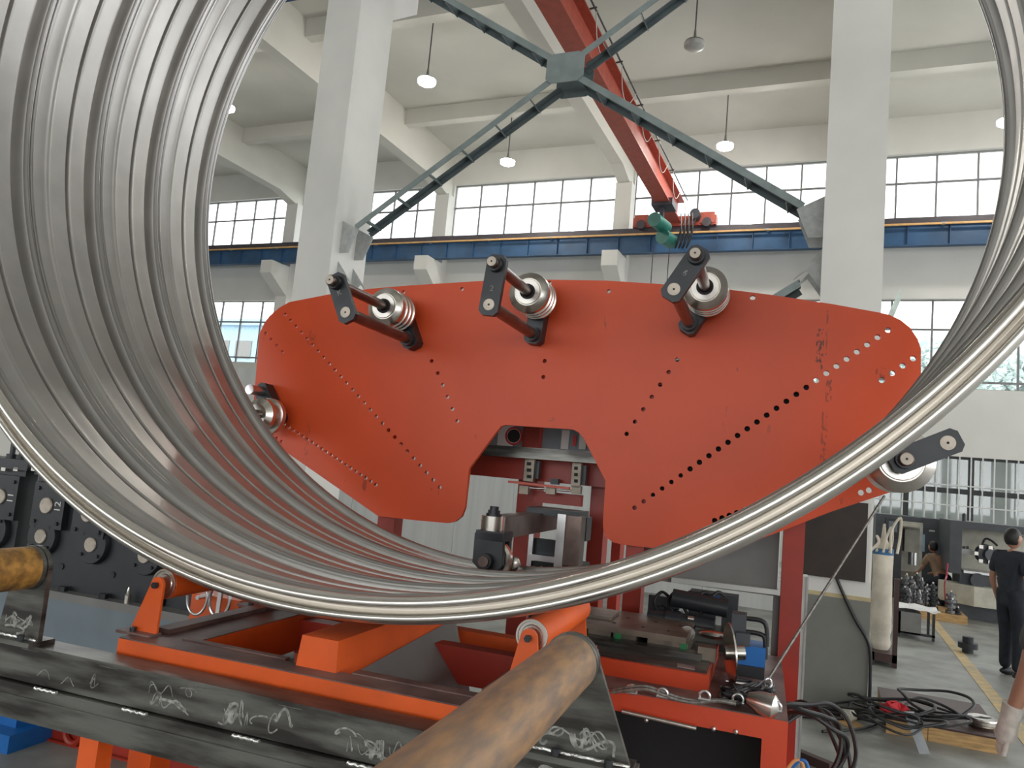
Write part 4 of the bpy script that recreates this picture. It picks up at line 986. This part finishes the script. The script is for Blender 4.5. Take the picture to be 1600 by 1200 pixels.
# ------------------------------------------------------------------ hanging lamps
def lamp(label, x, y, on=True, z=10.5):
    c = PZ(x, y, z, W)
    t = Thing('pendant_lamp', label, 'lamp', c, W, group='pendant lamps under the ceiling')
    t.part('cord', MB().cyl(c+V(0, 0, .3), V(c.x, c.y, ZC), .014, 6), m_rail)
    t.part('housing', MB().lathe(c+V(0, 0, .02), (0, 0, 1), [(0, .2), (.04, .19), (.07, .07), (.16, .03), (.3, .02)], 20), m_grey)
    t.part('lens', MB().lathe(c-V(0, 0, .09), (0, 0, 1), [(0, .13), (.04, .2), (.11, .21)], 24), m_lamp if on else m_lampoff)
    t.part('ceiling_rose', MB().cyl(V(c.x, c.y, ZC-.06), V(c.x, c.y, ZC+.01), .08, 12), m_rail)
    if on:
        l = bpy.data.lights.new('lamp_light', 'POINT'); l.energy = 22; l.shadow_soft_size = .2; l.color = (1, .95, .86)
        o = bpy.data.objects.new('lamp_light', l); COL.objects.link(o); o.parent = t.ob; o.location = (0, 0, -.2)
lamp('lit pendant lamp just right of the left pillar, nearer of two', 667, 127)
lamp('lit pendant lamp above the window behind the left brace arm', 793, 253)
lamp('unlit pendant lamp near the top right of the cross brace', 1085, 70, False)
lamp('lit pendant lamp left of the right pillar above the window', 1133, 228)
lamp('lit pendant lamp at the right edge by the pipe wall', 1574, 190)
lamp('lit pendant lamp peeping past the left pipe wall', 354, 168)

# ------------------------------------------------------------------ right-hand side: pillar board, cable, sack, pallet
p0, p1 = PB(1236, 800, PY-.03, W), PB(1352, 910, PY-.03, W)
nb = Thing('notice_board', 'dark brown board with a pale edge fixed to the right pillar', 'board', (p1.x, PY, p1.z), W)
nb.part('board', MB().box((p0.x, PY-.035, p1.z), (p1.x, PY-.004, PB(1340, 785, PY, W).z)), m_brown, smooth=None)
nb.part('edge_strip', MB().box((p1.x, PY-.04, p1.z), (p1.x+.03, PY-.003, PB(1340, 785, PY, W).z)), m_pillar, smooth=None)
solo('wall_cable', 'black cable sagging across the grey base of the right pillar', 'cable', MB().tube([PB(1300, 880, PY-.02, W), PB(1312, 915, PY-.02, W), PB(1335, 965, PY-.02, W), PB(1358, 1008, PY-.02, W), PB(1359.5, 1060, PY-.02, W), PB(1358, 1105, PY-.02, W)], .014, 8, 6), m_cable, PB(1340, 1000, PY-.02, W), W)
# grey cabinet edge beside red post
cb_ = Thing('trunking', 'grey vertical cable trunking between the red post and the pillar', 'trunking', PB(1248, 1095, 5.2))
a0, a1 = PB(1243, 1000, 5.2).x, PB(1259, 1000, 5.2).x
cb_.part('duct', MB().box((a0, 5.2, 0), (a1, 5.35, PB(1250, 900, 5.2).z)), m_lgrey, smooth=None)
cb_.part('cover_strip', MB().box((a1-.012, 5.195, 0), (a1, 5.2, PB(1250, 900, 5.2).z)), m_gusset, smooth=None)

def bulk_bag():
    f = PZ(1390, 1043, 0, W); y0 = f.y
    xl, xr = PB(1361, 960, y0, W).x, PB(1404, 960, y0, W).x
    st = Thing('brown_stand', 'dark brown steel stand under the white bulk sack', 'stand', ((xl+xr)/2, y0+.3, 0), W)
    zs = PB(1385, 1022, y0, W).z
    for x in (xl, xr-.05):
        for y in (y0, y0+.6): st.part('leg', MB().box((x, y, 0), (x+.05, y+.05, zs if y > y0 or x < xr-.06 else PB(1404, 905, y0, W).z)), m_fbrown, smooth=None)
    st.part('shelf', MB().box((xl, y0, zs-.09), (xr, y0+.65, zs)), m_fbrown, smooth=None)
    top = PB(1385, 865, y0, W).z; cx = (xl+xr)/2-.02; cy = y0+.3; r = (xr-xl)/2-.03
    bg_ = Thing('bulk_sack', 'white woven bulk sack with a blue band and tied loops', 'sack', (cx, cy, zs), W)
    prof = []; rd = random.Random(2)
    n = 26
    for i in range(n+1):
        t = i/n; rr = r*(1.0-.03*math.cos(t*9)+rd.uniform(-.03, .03)*(1.8 if t < .35 else .6)) if 0 < i < n else r*.8
        prof.append((t*(top-zs), rr))
    mb = MB().lathe((cx, cy, zs), (0, 0, 1), prof, 28)
    bg_.part('sack_body', mb, m_bag, smooth=60)
    bg_.part('blue_band', MB().lathe((cx, cy, top-.03), (0, 0, 1), [(0, r*1.03), (.07, r*1.02)], 28, cap=False), m_bband)
    for k, (dx, h) in enumerate(((-.10, .18), (.04, .30), (.12, .42))):
        bg_.part('loop', MB().tube([(cx+dx-.05, cy-.15, top), (cx+dx*.6, cy-.12, top+h*.6), (cx+dx*1.1+.03, cy-.1, top+h), (cx+dx+.05, cy-.05, top+h*.5), (cx+dx+.02, cy-.1, top)], .016, 6, 5), m_bag)
    bg_.part('neck', MB().lathe((cx, cy, top+.03), (0, 0, 1), [(0, r*.95), (.06, r*.6), (.14, r*.25), (.3, r*.12)], 20), m_bag)
bulk_bag()
# white folded sheet table
f = PZ(1440, 1000, 0, W)
ct = Thing('sheet_metal_trolley', 'low trolley with crumpled white sheet on top beside the sack', 'trolley', (f.x, f.y, 0), W)
xl, xr = PB(1403, 970, f.y, W).x, PB(1462, 970, f.y, W).x; zt = PB(1430, 958, f.y, W).z
ct.part('box', MB().box((xl, f.y, .06), (xl+(xr-xl)*.62, f.y+.5, zt)), m_grey, smooth=None)
for x in (xl, xr-.04): ct.part('leg', MB().box((x, f.y, 0), (x+.035, f.y+.035, zt+.02)), m_black, smooth=None); ct.part('leg', MB().box((x, f.y+.6, 0), (x+.035, f.y+.635, zt+.02)), m_black, smooth=None)
ct.part('rail', MB().box((xl, f.y, .05), (xr, f.y+.04, .08)), m_black, smooth=None)
mb = MB(); rd = random.Random(5); nx_, ny_ = 7, 5
for i in range(nx_):
    for j in range(ny_): mb.v.append(V(xl+(xr-xl+.06)*i/(nx_-1), f.y-.03+.72*j/(ny_-1), zt+.03+rd.uniform(-.012, .03)))
for i in range(nx_-1):
    for j in range(ny_-1): mb.f.append((i*ny_+j, (i+1)*ny_+j, (i+1)*ny_+j+1, i*ny_+j+1))
ct.part('white_sheet', mb, m_white, smooth=None)
# tooling stacks on a timber base
f = PZ(1480, 972, 0, W)
tb_ = Thing('timber_base', 'timber board on the floor carrying shiny roll tooling', 'board', (f.x, f.y, 0), W)
xl, xr = PB(1405, 968, f.y, W).x, PB(1512, 968, f.y, W).x
tb_.part('plank', MB().box((xl, f.y, 0), (xr, f.y+.25, .12)), m_wood, smooth=None); tb_.part('plank', MB().box((xl, f.y+.27, 0), (xr, f.y+1.1, .12)), m_wood, smooth=None)
tools = [(1409, 905), (1417, 898), (1425, 903), (1433, 897), (1441, 905), (1449, 915), (1458, 912), (1421, 922), (1437, 924), (1414, 918), (1429, 912), (1486, 925), (1497, 950)]
dsc = ['far left spindle of shiny roll tooling by the sack', 'second tall spindle of roll tooling beside the sack', 'third spindle of roll tooling, middle height', 'tallest spindle of shiny roll tooling', 'fifth spindle of roll tooling on the board',
       'shorter spindle of rolls right of the tall ones', 'thick stack of rolls right of the spindles', 'short front stack of rolls left of centre', 'short front stack of rolls in the centre', 'low dark roll stack at the front left',
       'roll stack half hidden between the tall spindles', 'separate stack of dark rolls near the lathe', 'small pair of rolls at the right end of the board']
for i, (x, y) in enumerate(tools):
    yy = f.y+.1+(.75 if i < 5 else .35 if i in (5, 6, 10) else .1)
    c = PB(x, y, yy, W); h = c.z-.12; n = max(2, int(h/.075)); rd = random.Random(i)
    prof = []
    for k in range(n):
        z = k*h/n; rr = (.085 if i in (6, 11) else .06)*rd.uniform(.75, 1.1); prof += [(z, rr*.55), (z+.006, rr), (z+h/n*.6, rr), (z+h/n*.66, rr*.55)]
    prof.append((h, .02))
    t = Thing('roll_tooling', dsc[i], 'tooling', (c.x, yy, .12), W, group='roll tooling stacks')
    t.part('rolls', MB().lathe((c.x, yy, .12), (0, 0, 1), prof, 18), m_tool if i % 3 else m_black)
    t.part('spindle', MB().cyl((c.x, yy, .12), (c.x, yy, .12+h+.03), .016, 10), m_bright)

# CNC lathes
def lathe_a():
    f = PZ(1440, 955, 0, W); y0 = f.y+1.6
    q = lambda x, y: PB(x, y, y0, W)
    t = Thing('cnc_lathe', 'dark grey machining centre standing behind the sack with open door', 'machine', (q(1430, 900).x, y0+.6, 0), W, group='machine tools')
    x0, x1, x2, x3 = q(1366, 880).x, q(1408, 880).x, q(1440, 880).x, q(1468, 880).x
    zt = q(1430, 808).z
    t.part('base', MB().box((x0, y0, 0), (x3, y0+1.4, q(1430, 910).z)), m_char, smooth=None)
    zb = q(1430, 910).z
    t.part('left_cabinet', MB().box((x0, y0-.02, zb), (x1, y0+1.4, zt)), m_char, smooth=None)
    t.part('right_door', MB().box((x2, y0-.02, zb), (x3, y0+.1, zt)), m_char, smooth=None)
    t.part('back', MB().box((x1, y0+1.0, zb), (x3, y0+1.4, zt)), m_cream, smooth=None)
    t.part('roof', MB().box((x1, y0, zt-.12), (x3, y0+1.4, zt)), m_char, smooth=None)
    t.part('lintel', MB().box((x1, y0-.03, zt-.2), (x2, y0, zt-.1)), m_cream, smooth=None)
    t.part('table', MB().box((x1, y0+.1, zb), (x2, y0+1.0, zb+.12)), m_table, smooth=None)
    t.part('spindle_head', MB().box((x1+.08, y0+.4, zb+.55), (x1+.4, y0+.9, zb+1.0)), m_cream, smooth=None)
    t.part('spindle', MB().cyl((x1+.24, y0+.5, zb+.3), (x1+.24, y0+.5, zb+.6), .08, 16), m_zinc)
    t.part('control_panel', MB().box(q(1383, 840)-V(0, .06, 0), q(1406, 812)-V(0, .02, 0)), m_black, smooth=None)
    t.part('screen', MB().box(q(1388, 830)-V(0, .065, 0), q(1402, 815)-V(0, .06, 0)), m_greyblue, smooth=None)
    t.part('door_post', MB().box((x2-.05, y0-.04, zb-.15), (x2, y0, zt-.15)), m_lgrey, smooth=None)
    for z in (zt-.25, zt-.7): t.part('handle', MB().box((x3-.2, y0-.04, z), (x3-.1, y0-.02, z+.03)), m_lgrey, smooth=None)
    t.part('teal_curtain', MB().px(1441, 835, 1445, 862, y0-.05, .02, W), m_outblue, smooth=None)
lathe_a()
def lathe_b():
    f = PZ(1540, 972, 0, W); y0 = f.y
    q = lambda x, y: PB(x, y, y0, W)
    t = Thing('cnc_lathe', 'cream and grey lathe with an open bay behind the man in black', 'machine', (q(1550, 900).x, y0+.6, 0), W, group='machine tools')
    x0, x1, x3 = q(1484, 880).x, q(1503, 880).x, q(1650, 880).x
    zt = q(1540, 818).z; zb = q(1540, 900).z; zm = q(1540, 925).z
    t.part('base', MB().box((x0+.1, y0+.1, 0), (x3, y0+1.5, zm-.05)), m_char, smooth=None)
    t.part('chip_tray', MB().prism([(x0-.1, y0+.25, zm-.25), (x0+.35, y0-.15, zm-.25), (x3, y0-.15, zm-.25), (x3, y0+.4, zm-.25), (x0-.1, y0+.6, zm-.25)], (0, 0, .32)), m_cream, smooth=None)
    t.part('left_cabinet', MB().box((x0, y0+.05, zb-.02), (x1, y0+1.5, zt)), m_char, smooth=None)
    t.part('lintel', MB().box((x1, y0+.05, zt-.13), (x3, y0+1.5, zt)), m_char, smooth=None)
    t.part('splash_back', MB().box((x1, y0+1.0, zm), (x3, y0+1.1, zt-.1)), m_cream, smooth=None)
    t.part('saddle', MB().box((x1, y0+.2, zm), (x3, y0+1.0, zb+.02)), m_char, smooth=None)
    t.part('bed', MB().box((x1+.05, y0+.15, zb), (x3, y0+.8, zb+.04)), m_zinc, smooth=None)
    c = q(1545, 868)+V(0, .45, 0)
    t.part('turret', MB().lathe(c, V(.4, -1, 0), [(0, .17), (.1, .17), (.12, .1), (.2, .1)], 12), m_char)
    for k in range(6): a = 2*PI*k/6; t.part('tool_holder', MB().box(c+V(.14*math.cos(a)-.03, -.18, .14*math.sin(a)-.03), c+V(.14*math.cos(a)+.03, -.05, .14*math.sin(a)+.03)), m_bright, smooth=None)
    t.part('coolant_hose', MB().tube([q(1538, 865)+V(0, .4, 0), q(1545, 845)+V(0, .4, 0), q(1555, 846)+V(0, .4, 0), q(1566, 855)+V(0, .4, 0)], .018, 8, 5), m_cable)
    for k in range(3): t.part('tool_rack', MB().box(q(1507+k*6, 862)+V(0, .6, 0), q(1511+k*6, 857)+V(0, .65, 0)), m_black, smooth=None)
    t.part('tool_shelf', MB().box(q(1505, 868)+V(0, .5, 0), q(1528, 862)+V(0, .7, 0)), m_white, smooth=None)
    t.part('chuck', MB().cyl(q(1530, 908)+V(0, .05, 0), q(1530, 908)+V(0, .2, 0), .12, 24), m_char)
    t.part('beacon', MB().lathe((q(1512, 817).x, y0+.4, zt), (0, 0, 1), [(0, .03), (.12, .03), (.14, .01)], 12), m_black)
lathe_b()
solo('red_hose', 'thin red hose hanging between the two machine tools', 'hose', MB().tube([PB(1481, 880, 13.0, W), PB(1479, 900, 13.0, W), PB(1476, 915, 13.0, W), PZ(1478, 948, .02, W)], .012, 6, 6), m_pink, PZ(1478, 948, .02, W), W)
# black hub on the floor
c = PZ(1512, 1020, 0, W)
solo('black_hub', 'small black stepped steel hub standing on the floor', 'hub', MB().lathe(c, (0, 0, 1), [(0, .065), (.06, .065), (.06, .115), (.13, .115), (.13, .065), (.205, .065), (.205, .02)], 24), m_black, c, W)
# timber slab with things on it
pts = [PZ(1384, 1145, 0, W), PZ(1571, 1181, 0, W), PZ(1530, 1122, 0, W)]
d1 = (pts[1]-pts[0]); d2 = (pts[2]-pts[1]); hgt = PB(1571, 1156, pts[1].y, W).z
lb = Thing('timber_slab', 'thick timber block with a dark plate top lying on the floor', 'timber', (pts[0]+pts[1])/2, W)
lb.part('timber', MB().prism([pts[0], pts[0]+d1*.36, pts[0]+d1*.36+d2, pts[0]+d2], (0, 0, hgt*.92)), m_wood, smooth=None)
lb.part('timber', MB().prism([pts[0]+d1*.365, pts[1], pts[1]+d2, pts[0]+d1*.365+d2], (0, 0, hgt*.9)), m_wood, smooth=None)
lb.part('top_plate', MB().prism([p+V(0, 0, hgt*.92) for p in (pts[0], pts[1], pts[1]+d2, pts[0]+d2)], (0, 0, .012)), m_fbrown, smooth=None)
zt = hgt*.92+.012
c = PZ(1536, 1136, zt, W)
solo('steel_pulley', 'bright grooved steel pulley lying flat on the timber block', 'pulley', MB().lathe(c, (0, 0, 1), [(0, .03), (0, .10), (.018, .11), (.03, .085), (.05, .085), (.062, .115), (.075, .11), (.075, .03)], 32, cap=False), m_bright, c, W)
rd = random.Random(8)
lbls = ['largest black cable loop on the timber block', 'black cable loop spilling off the left of the block', 'inner black cable loop by the red cloth', 'black cable loop lying toward the pulley', 'low black cable loop on the floor left of the block', 'slack dark cable loop across the block middle',
        'small dark cable loop at the block back', 'stiff black cable arc standing up over the block', 'black cable loop under the others at the front', 'thin dark cable loop near the strip']
for k in range(10):
    cx, cy = (1400+rd.uniform(-30, 70), 1120+rd.uniform(-8, 12)); onb = cx > 1385
    c = PZ(cx, cy, zt+.02 if onb else .04, W); R1, R2 = rd.uniform(.18, .42), rd.uniform(.10, .24); ph = rd.uniform(0, 6)
    pp = [c+V(R1*math.cos(a)*(1+.12*math.sin(3*a+ph)), R2*math.sin(a), .015+.02*k*.4+.03*math.sin(2*a+ph)+(.05 if k == 7 else 0)*(1+math.sin(a))) for a in [2*PI*i/14 for i in range(14)]]
    for v in pp:
        v.z = max(v.z, .02)
    solo('cable_loop', lbls[k], 'cable', MB().tube(pp, .008+.005*rd.random(), 8, 5, closed=True), m_cable, c, W, 'cable loops by the timber block')
for k, P in enumerate(([(1245, 1100), (1290, 1112), (1330, 1116), (1370, 1105), (1420, 1098)], [(1250, 1118), (1300, 1122), (1345, 1120), (1390, 1112)], [(1285, 1143), (1320, 1141), (1350, 1138), (1372, 1130)], [(1240, 1104), (1270, 1106), (1300, 1108), (1322, 1114)])):
    pp = [PZ(x, y, .02, W) for x, y in P]
    solo('floor_cable', ['thick black cable running along the pillar foot to the block', 'second black cable on the floor in front of the pillar', 'frayed dark cable end lying loose on the floor', 'short black cable tucked against the pillar foot'][k], 'cable', MB().tube(pp, .018 if k < 2 else .012, 8, 6), m_cable, pp[0], W)
c = PZ(1398, 1118, zt, W)
mb = MB(); rd = random.Random(4)
mb.sph(c+V(0, 0, .05), .09, 14, (1.3, .8, .6))
for v in mb.v: v += V(rd.uniform(-.02, .02), rd.uniform(-.02, .02), rd.uniform(-.02, .02)); v.z = max(v.z, zt)
solo('red_cloth', 'crumpled red cloth on the cables', 'cloth', mb, m_cloth, c, W, smooth=None)
p, q = PB(1420, 1112, pts[0].y-.05, W), PZ(1445, 1179, .0, W)
solo('steel_strip', 'flat grey steel strip leaning on the timber block', 'strip', MB().bar(p, q+V(0, 0, .003), .075, .005, V(0, -.7, .7)), pm('pale_steel_strip', (.5, .53, .57), .4, .3), q, W)
c = PZ(1326, 1127, 0, W); mb = MB().sph(c+V(0, 0, .05), .06, 12, (1, 1, .9))
for v in mb.v: v += V(rd.uniform(-.015, .015), rd.uniform(-.015, .015), rd.uniform(-.012, .012)); v.z = max(v.z, 0)
solo('crumpled_paper', 'crumpled white paper on the floor by the pillar', 'paper', mb, m_paper, c, W, smooth=None)
c = PZ(1310, 1125, 0, W)
solo('cardboard_piece', 'flat brown cardboard piece under the cables by the pillar', 'cardboard', MB().prism([PZ(x, y, .001, W) for x, y in ((1285, 1118), (1322, 1120), (1352, 1136), (1330, 1139))], (0, 0, .006)), m_wood, c, W)
# coil of black cable hanging at the base corner
rd = random.Random(6)
cl = ['outermost black hose loop beside the orange base', 'second black hose loop beside the orange base', 'third black hose loop beside the orange base', 'inner black hose loop beside the orange base', 'innermost tangled hose loop beside the orange base', 'slack hose loop trailing from the orange base']
for k in range(6):
    c = PB(1258+rd.uniform(-8, 10), 1158+k*6, 3.05+.05*k); R1, R2, tl = rd.uniform(.09, .17), rd.uniform(.10, .19), rd.uniform(-.5, .5)
    pp = [c+V(R1*math.cos(a)+tl*.06*math.sin(a), .05*math.sin(2*a+k)+.03*math.cos(a), R2*math.sin(a)*(1+.15*math.sin(3*a+k))) for a in [2*PI*i/12 for i in range(12)]]
    solo('hose_loop', cl[k], 'hose', MB().tube(pp, .008, 8, 5, closed=True), m_cable, c, M, 'hose loops by the base')
c = PZ(1275, 1195, 0, M)
solo('brown_timber', 'short brown steel bar on the floor beside the orange base', 'bar', MB().bar(PZ(1240, 1175, .03), PZ(1300, 1200, .03), .06, .06), m_fbrown, c)
for k, (mt_, x) in enumerate(((m_bluep, 1246), (m_cond, 1240))):
    c = PB(x, 1195, 2.7); solo('wire_bundle', ['blue wire poking out below the orange base corner', 'yellow wire loop below the orange base corner'][k], 'wire', MB().tube([c+V(-.03, 0, -.04), c+V(0, 0, .01), c+V(.025, 0, .012), c+V(.035, 0, -.03)], .006, 8, 5), mt_, c)

# ------------------------------------------------------------------ people
def skin_mesh(name, verts, edges, radii, mt, parent, root=0, sub=2):
    me = bpy.data.meshes.new(name); me.from_pydata([tuple(v) for v in verts], edges, []); me.materials.append(mt)
    o = bpy.data.objects.new(name, me); COL.objects.link(o)
    md = o.modifiers.new('skin', 'SKIN'); md.use_smooth_shade = True
    if not me.skin_vertices: 
        bpy.context.view_layer.objects.active = o
    lay = me.skin_vertices[0].data
    for i, r in enumerate(radii):
        lay[i].radius = r if isinstance(r, tuple) else (r, r); lay[i].use_root = (i == root)
    s = o.modifiers.new('sub', 'SUBSURF'); s.levels = sub; s.render_levels = sub
    me2 = bpy.data.meshes.new_from_object(o.evaluated_get(bpy.context.evaluated_depsgraph_get()))
    me2.shade_smooth(); me2.name = name
    bpy.data.objects.remove(o)
    o = bpy.data.objects.new(name, me2); COL.objects.link(o); o.parent = parent
    if not me2.materials: me2.materials.append(mt)
    return o
def person(label, foot, h, face, mats, pose, sleeve=.28):
    """standing figure; local frame x = its right, y = facing direction, z up"""
    shirt, trous, hair, shoe = mats; k = h/1.72
    t = Thing('person', label, 'person', foot, W, rz=face)
    o_ = V(0, 0, 0)
    def P(x, y, z): return V(x*k, y*k, z*k)
    J = dict(pel=P(0, 0, .93), wai=P(0, .0, 1.08), che=P(0, .0, 1.28), nec=P(0, .0, 1.44), nk2=P(0, .02, 1.50),
             shr=P(.18, 0, 1.40), shl=P(-.18, 0, 1.40), elr=P(.24, -.02, 1.12), ell=P(-.24, -.02, 1.12), wrr=P(.25, .08, .88), wrl=P(-.25, .08, .88),
             har=P(.25, .11, .80), hal=P(-.25, .11, .80), hpr=P(.09, 0, .90), hpl=P(-.09, 0, .90), knr=P(.11, .02, .49), knl=P(-.11, .02, .49), anr=P(.12, -.02, .09), anl=P(-.12, -.02, .09))
    J.update({q: P(*v) for q, v in pose.items() if q != 'head'})
    names = list(J); ix = {n_: i for i, n_ in enumerate(names)}
    E_ = [('pel', 'wai'), ('wai', 'che'), ('che', 'nec'), ('nec', 'nk2'), ('che', 'shr'), ('che', 'shl'), ('shr', 'elr'), ('shl', 'ell'), ('elr', 'wrr'), ('ell', 'wrl'), ('wrr', 'har'), ('wrl', 'hal'),
          ('pel', 'hpr'), ('pel', 'hpl'), ('hpr', 'knr'), ('hpl', 'knl'), ('knr', 'anr'), ('knl', 'anl')]
    Rr = dict(pel=(.13, .10), wai=(.12, .09), che=(.14, .10), nec=.06, nk2=.055, shr=.06, shl=.06, elr=.042, ell=.042, wrr=.029, wrl=.029, har=(.036, .018), hal=(.036, .018), hpr=.085, hpl=.085, knr=.058, knl=.058, anr=.042, anl=.042)
    body = skin_mesh('body', [J[n_] for n_ in names], [(ix[a], ix[b]) for a, b in E_], [Rr[n_] if isinstance(Rr[n_], tuple) else Rr[n_]*k for n_ in names], m_skin, t.ob)
    # fingers
    for s, hn, wn_ in ((1, 'har', 'wrr'), (-1, 'hal', 'wrl')):
        hp, wp = J[hn], J[wn_]; d = (hp-wp).normalized(); side = ortho(d)[0]
        for i in range(4):
            b0_ = hp+side*(i-1.5)*.017*k; L0 = (.068, .078, .074, .058)[i]*k
            bend = V(0, .3, 0)
            mb = MB().tube([b0_-d*.01, b0_+d*L0*.5, b0_+d*L0*.8+bend*.05*k, b0_+d*L0+bend*.09*k], [.0095*k, .009*k, .008*k, .006*k], 8, 3); mb.v = [v+t.org for v in mb.v]
            t.part('finger', mb, m_skin, parent=body)
        mb = MB().tube([wp+(hp-wp)*.4+side*.02*k, wp+(hp-wp)*.8+side*.045*k+V(0, .01, 0), hp+side*.05*k+V(0, .02, 0), hp+d*.03*k+side*.048*k+V(0, .02, 0)], [.012*k, .011*k, .010*k, .007*k], 8, 3); mb.v = [v+t.org for v in mb.v]
        t.part('thumb', mb, m_skin, parent=body)
    hd = pose_head = V(0, .025, 1.615)*k if 'head' not in pose else P(*pose['head'])
    def T(mb): mb.v = [v+t.org for v in mb.v]; return mb
    head = MB().sph(hd, .105*k, 24, (.74, .92, 1.12))
    for v in head.v:
        r = v-hd
        if r.z < -.03*k: v.x = hd.x+r.x*(1-.9*(-r.z/k-.03)*2.0); 
        if r.y > .05*k and r.z < 0: v.y -= .0
    t.part('head', T(head), m_skin, smooth=60)
    t.part('nose', T(MB().lathe(hd+V(0, .088, .015)*k, V(0, .45, -1), [(0, .004*k), (.03*k, .013*k), (.042*k, .014*k), (.05*k, .004*k)], 10)), m_skin)
    for s in (-1, 1):
        t.part('ear', T(MB().sph(hd+V(s*.078, -.008, -.005)*k, .032*k, 12, (.3, .65, 1))), m_skin)
        t.part('eye', T(MB().sph(hd+V(s*.032, .088, .012)*k, .011*k, 10)), m_white)
        t.part('eyebrow', T(MB().bar(hd+V(s*.018, .098, .032)*k, hd+V(s*.05, .086, .034)*k, .006*k, .008*k)), hair)
    t.part('mouth', T(MB().bar(hd+V(-.022, .088, -.055)*k, hd+V(.022, .088, -.055)*k, .008*k, .006*k)), m_redp)
    hm = MB().sph(hd+V(0, -.012, .016)*k, .112*k, 24, (.76, .93, 1.08))
    keep = [f for f in hm.f if not all((hm.v[i]-hd).y > (.045 if (hm.v[i]-hd).z > .05*k else -.018)*k and (hm.v[i]-hd).z < .075*k for i in f) and not all((hm.v[i]-hd).z < -.055*k for i in f)]
    hm.f = keep; t.part('hair', T(hm), hair, smooth=60)
    # clothes
    sl = lambda a, b, f_: J[a]+(J[b]-J[a])*f_
    vs = [J['wai']-V(0, 0, .30*k), J['wai'], J['che'], J['nec']-V(0, 0, .02*k), J['shr'], J['shl'], sl('shr', 'elr', .78), sl('shl', 'ell', .78)]
    skin_mesh('shirt', vs, [(0, 1), (1, 2), (2, 3), (2, 4), (2, 5), (4, 6), (5, 7)], [(.155*k, .125*k), (.15*k, .12*k), (.165*k, .125*k), (.075*k, .07*k), .088*k, .088*k, (.07*k, .07*k), (.07*k, .07*k)], shirt, t.ob)
    vs = [J['pel']+V(0, 0, .16*k), J['pel']-V(0, 0, .03*k), J['hpr'], J['hpl'], J['knr'], J['knl'], J['anr']+V(0, 0, -.02*k), J['anl']+V(0, 0, -.02*k)]
    skin_mesh('trousers', vs, [(0, 1), (1, 2), (1, 3), (2, 4), (3, 5), (4, 6), (5, 7)], [(.15*k, .12*k), (.15*k, .125*k), .105*k, .105*k, .082*k, .082*k, .066*k, .066*k], trous, t.ob)
    for n_ in ('anr', 'anl'):
        a = J[n_]; sh = MB().sph(V(a.x, a.y+.06*k, .045*k), .05*k, 16, (.85, 2.7, .9))
        for v in sh.v: v.z = max(v.z, 0)
        t.part('shoe', T(sh), shoe, smooth=60)
    return t, J, k
f = PZ(1566, 1056, 0, W)
f = V(f.x+.07, f.y, 0)
person('man in a black T-shirt and dark trousers seen from behind, facing right', f, 1.66, math.radians(-52), (m_navy, m_jeans, m_hair, m_shoe),
       dict(elr=(.25, -.03, 1.12), wrr=(.20, .16, .98), har=(.17, .23, .96), knl=(-.10, .06, .49), anl=(-.11, .05, .09)))
# nearer person, all but an arm outside the frame
g = PB(1640, 1000, 4.3, W); 
t2, J2, k2 = person('person at the right edge, only a bare forearm and a white glove in view', V(g.x+.16, g.y, 0), 1.75, math.radians(10), (m_gshirt, m_jeans, m_hair, m_shoe),
       dict(ell=(-.26, -.03, 1.13), wrl=(-.30, .05, .90), hal=(-.31, .07, .82)))
hp, wp = J2['hal'], J2['wrl']; d = (hp-wp).normalized()
gl = MB().lathe(wp-d*.07, d, [(0, .046), (.05, .042), (.09, .040), (.16, .046), (.19, .030)], 16); sd_ = ortho(d)[0]
for i in range(4): gl.tube([hp+sd_*(i-1.5)*.019, hp+sd_*(i-1.5)*.02+d*.05, hp+sd_*(i-1.5)*.02+d*(.085+.012*(i in (1, 2)))], .0125, 8, 3)
gl.tube([wp+d*.04+sd_*.02, wp+d*.08+sd_*.05, wp+d*.12+sd_*.055], .0135, 8, 3)
gl.v = [v+t2.org for v in gl.v]
t2.part('glove', gl, m_glove, smooth=60)
f = PZ(1468, 955, 0, W); f = V(PB(1466, 900, f.y+.45, W).x, f.y+.45, 0)
person('worker in a tan top bent low between the two machine tools', f, 1.5, math.radians(30), (m_tan, m_jeans, m_hair, m_shoe),
       dict(pel=(0, -.15, .62), wai=(0, -.08, .76), che=(0, .06, .94), nec=(0, .14, 1.08), nk2=(0, .17, 1.13), shr=(.18, .1, 1.04), shl=(-.18, .1, 1.04), elr=(.24, .2, .80), ell=(-.24, .2, .80),
            wrr=(.18, .38, .70), wrl=(-.18, .38, .70), har=(.17, .45, .67), hal=(-.17, .45, .67), hpr=(.09, -.15, .60), hpl=(-.09, -.15, .60), knr=(.13, .2, .48), knl=(-.13, .2, .48), head=(0, .2, 1.25)))
print('objects', len(bpy.data.objects))
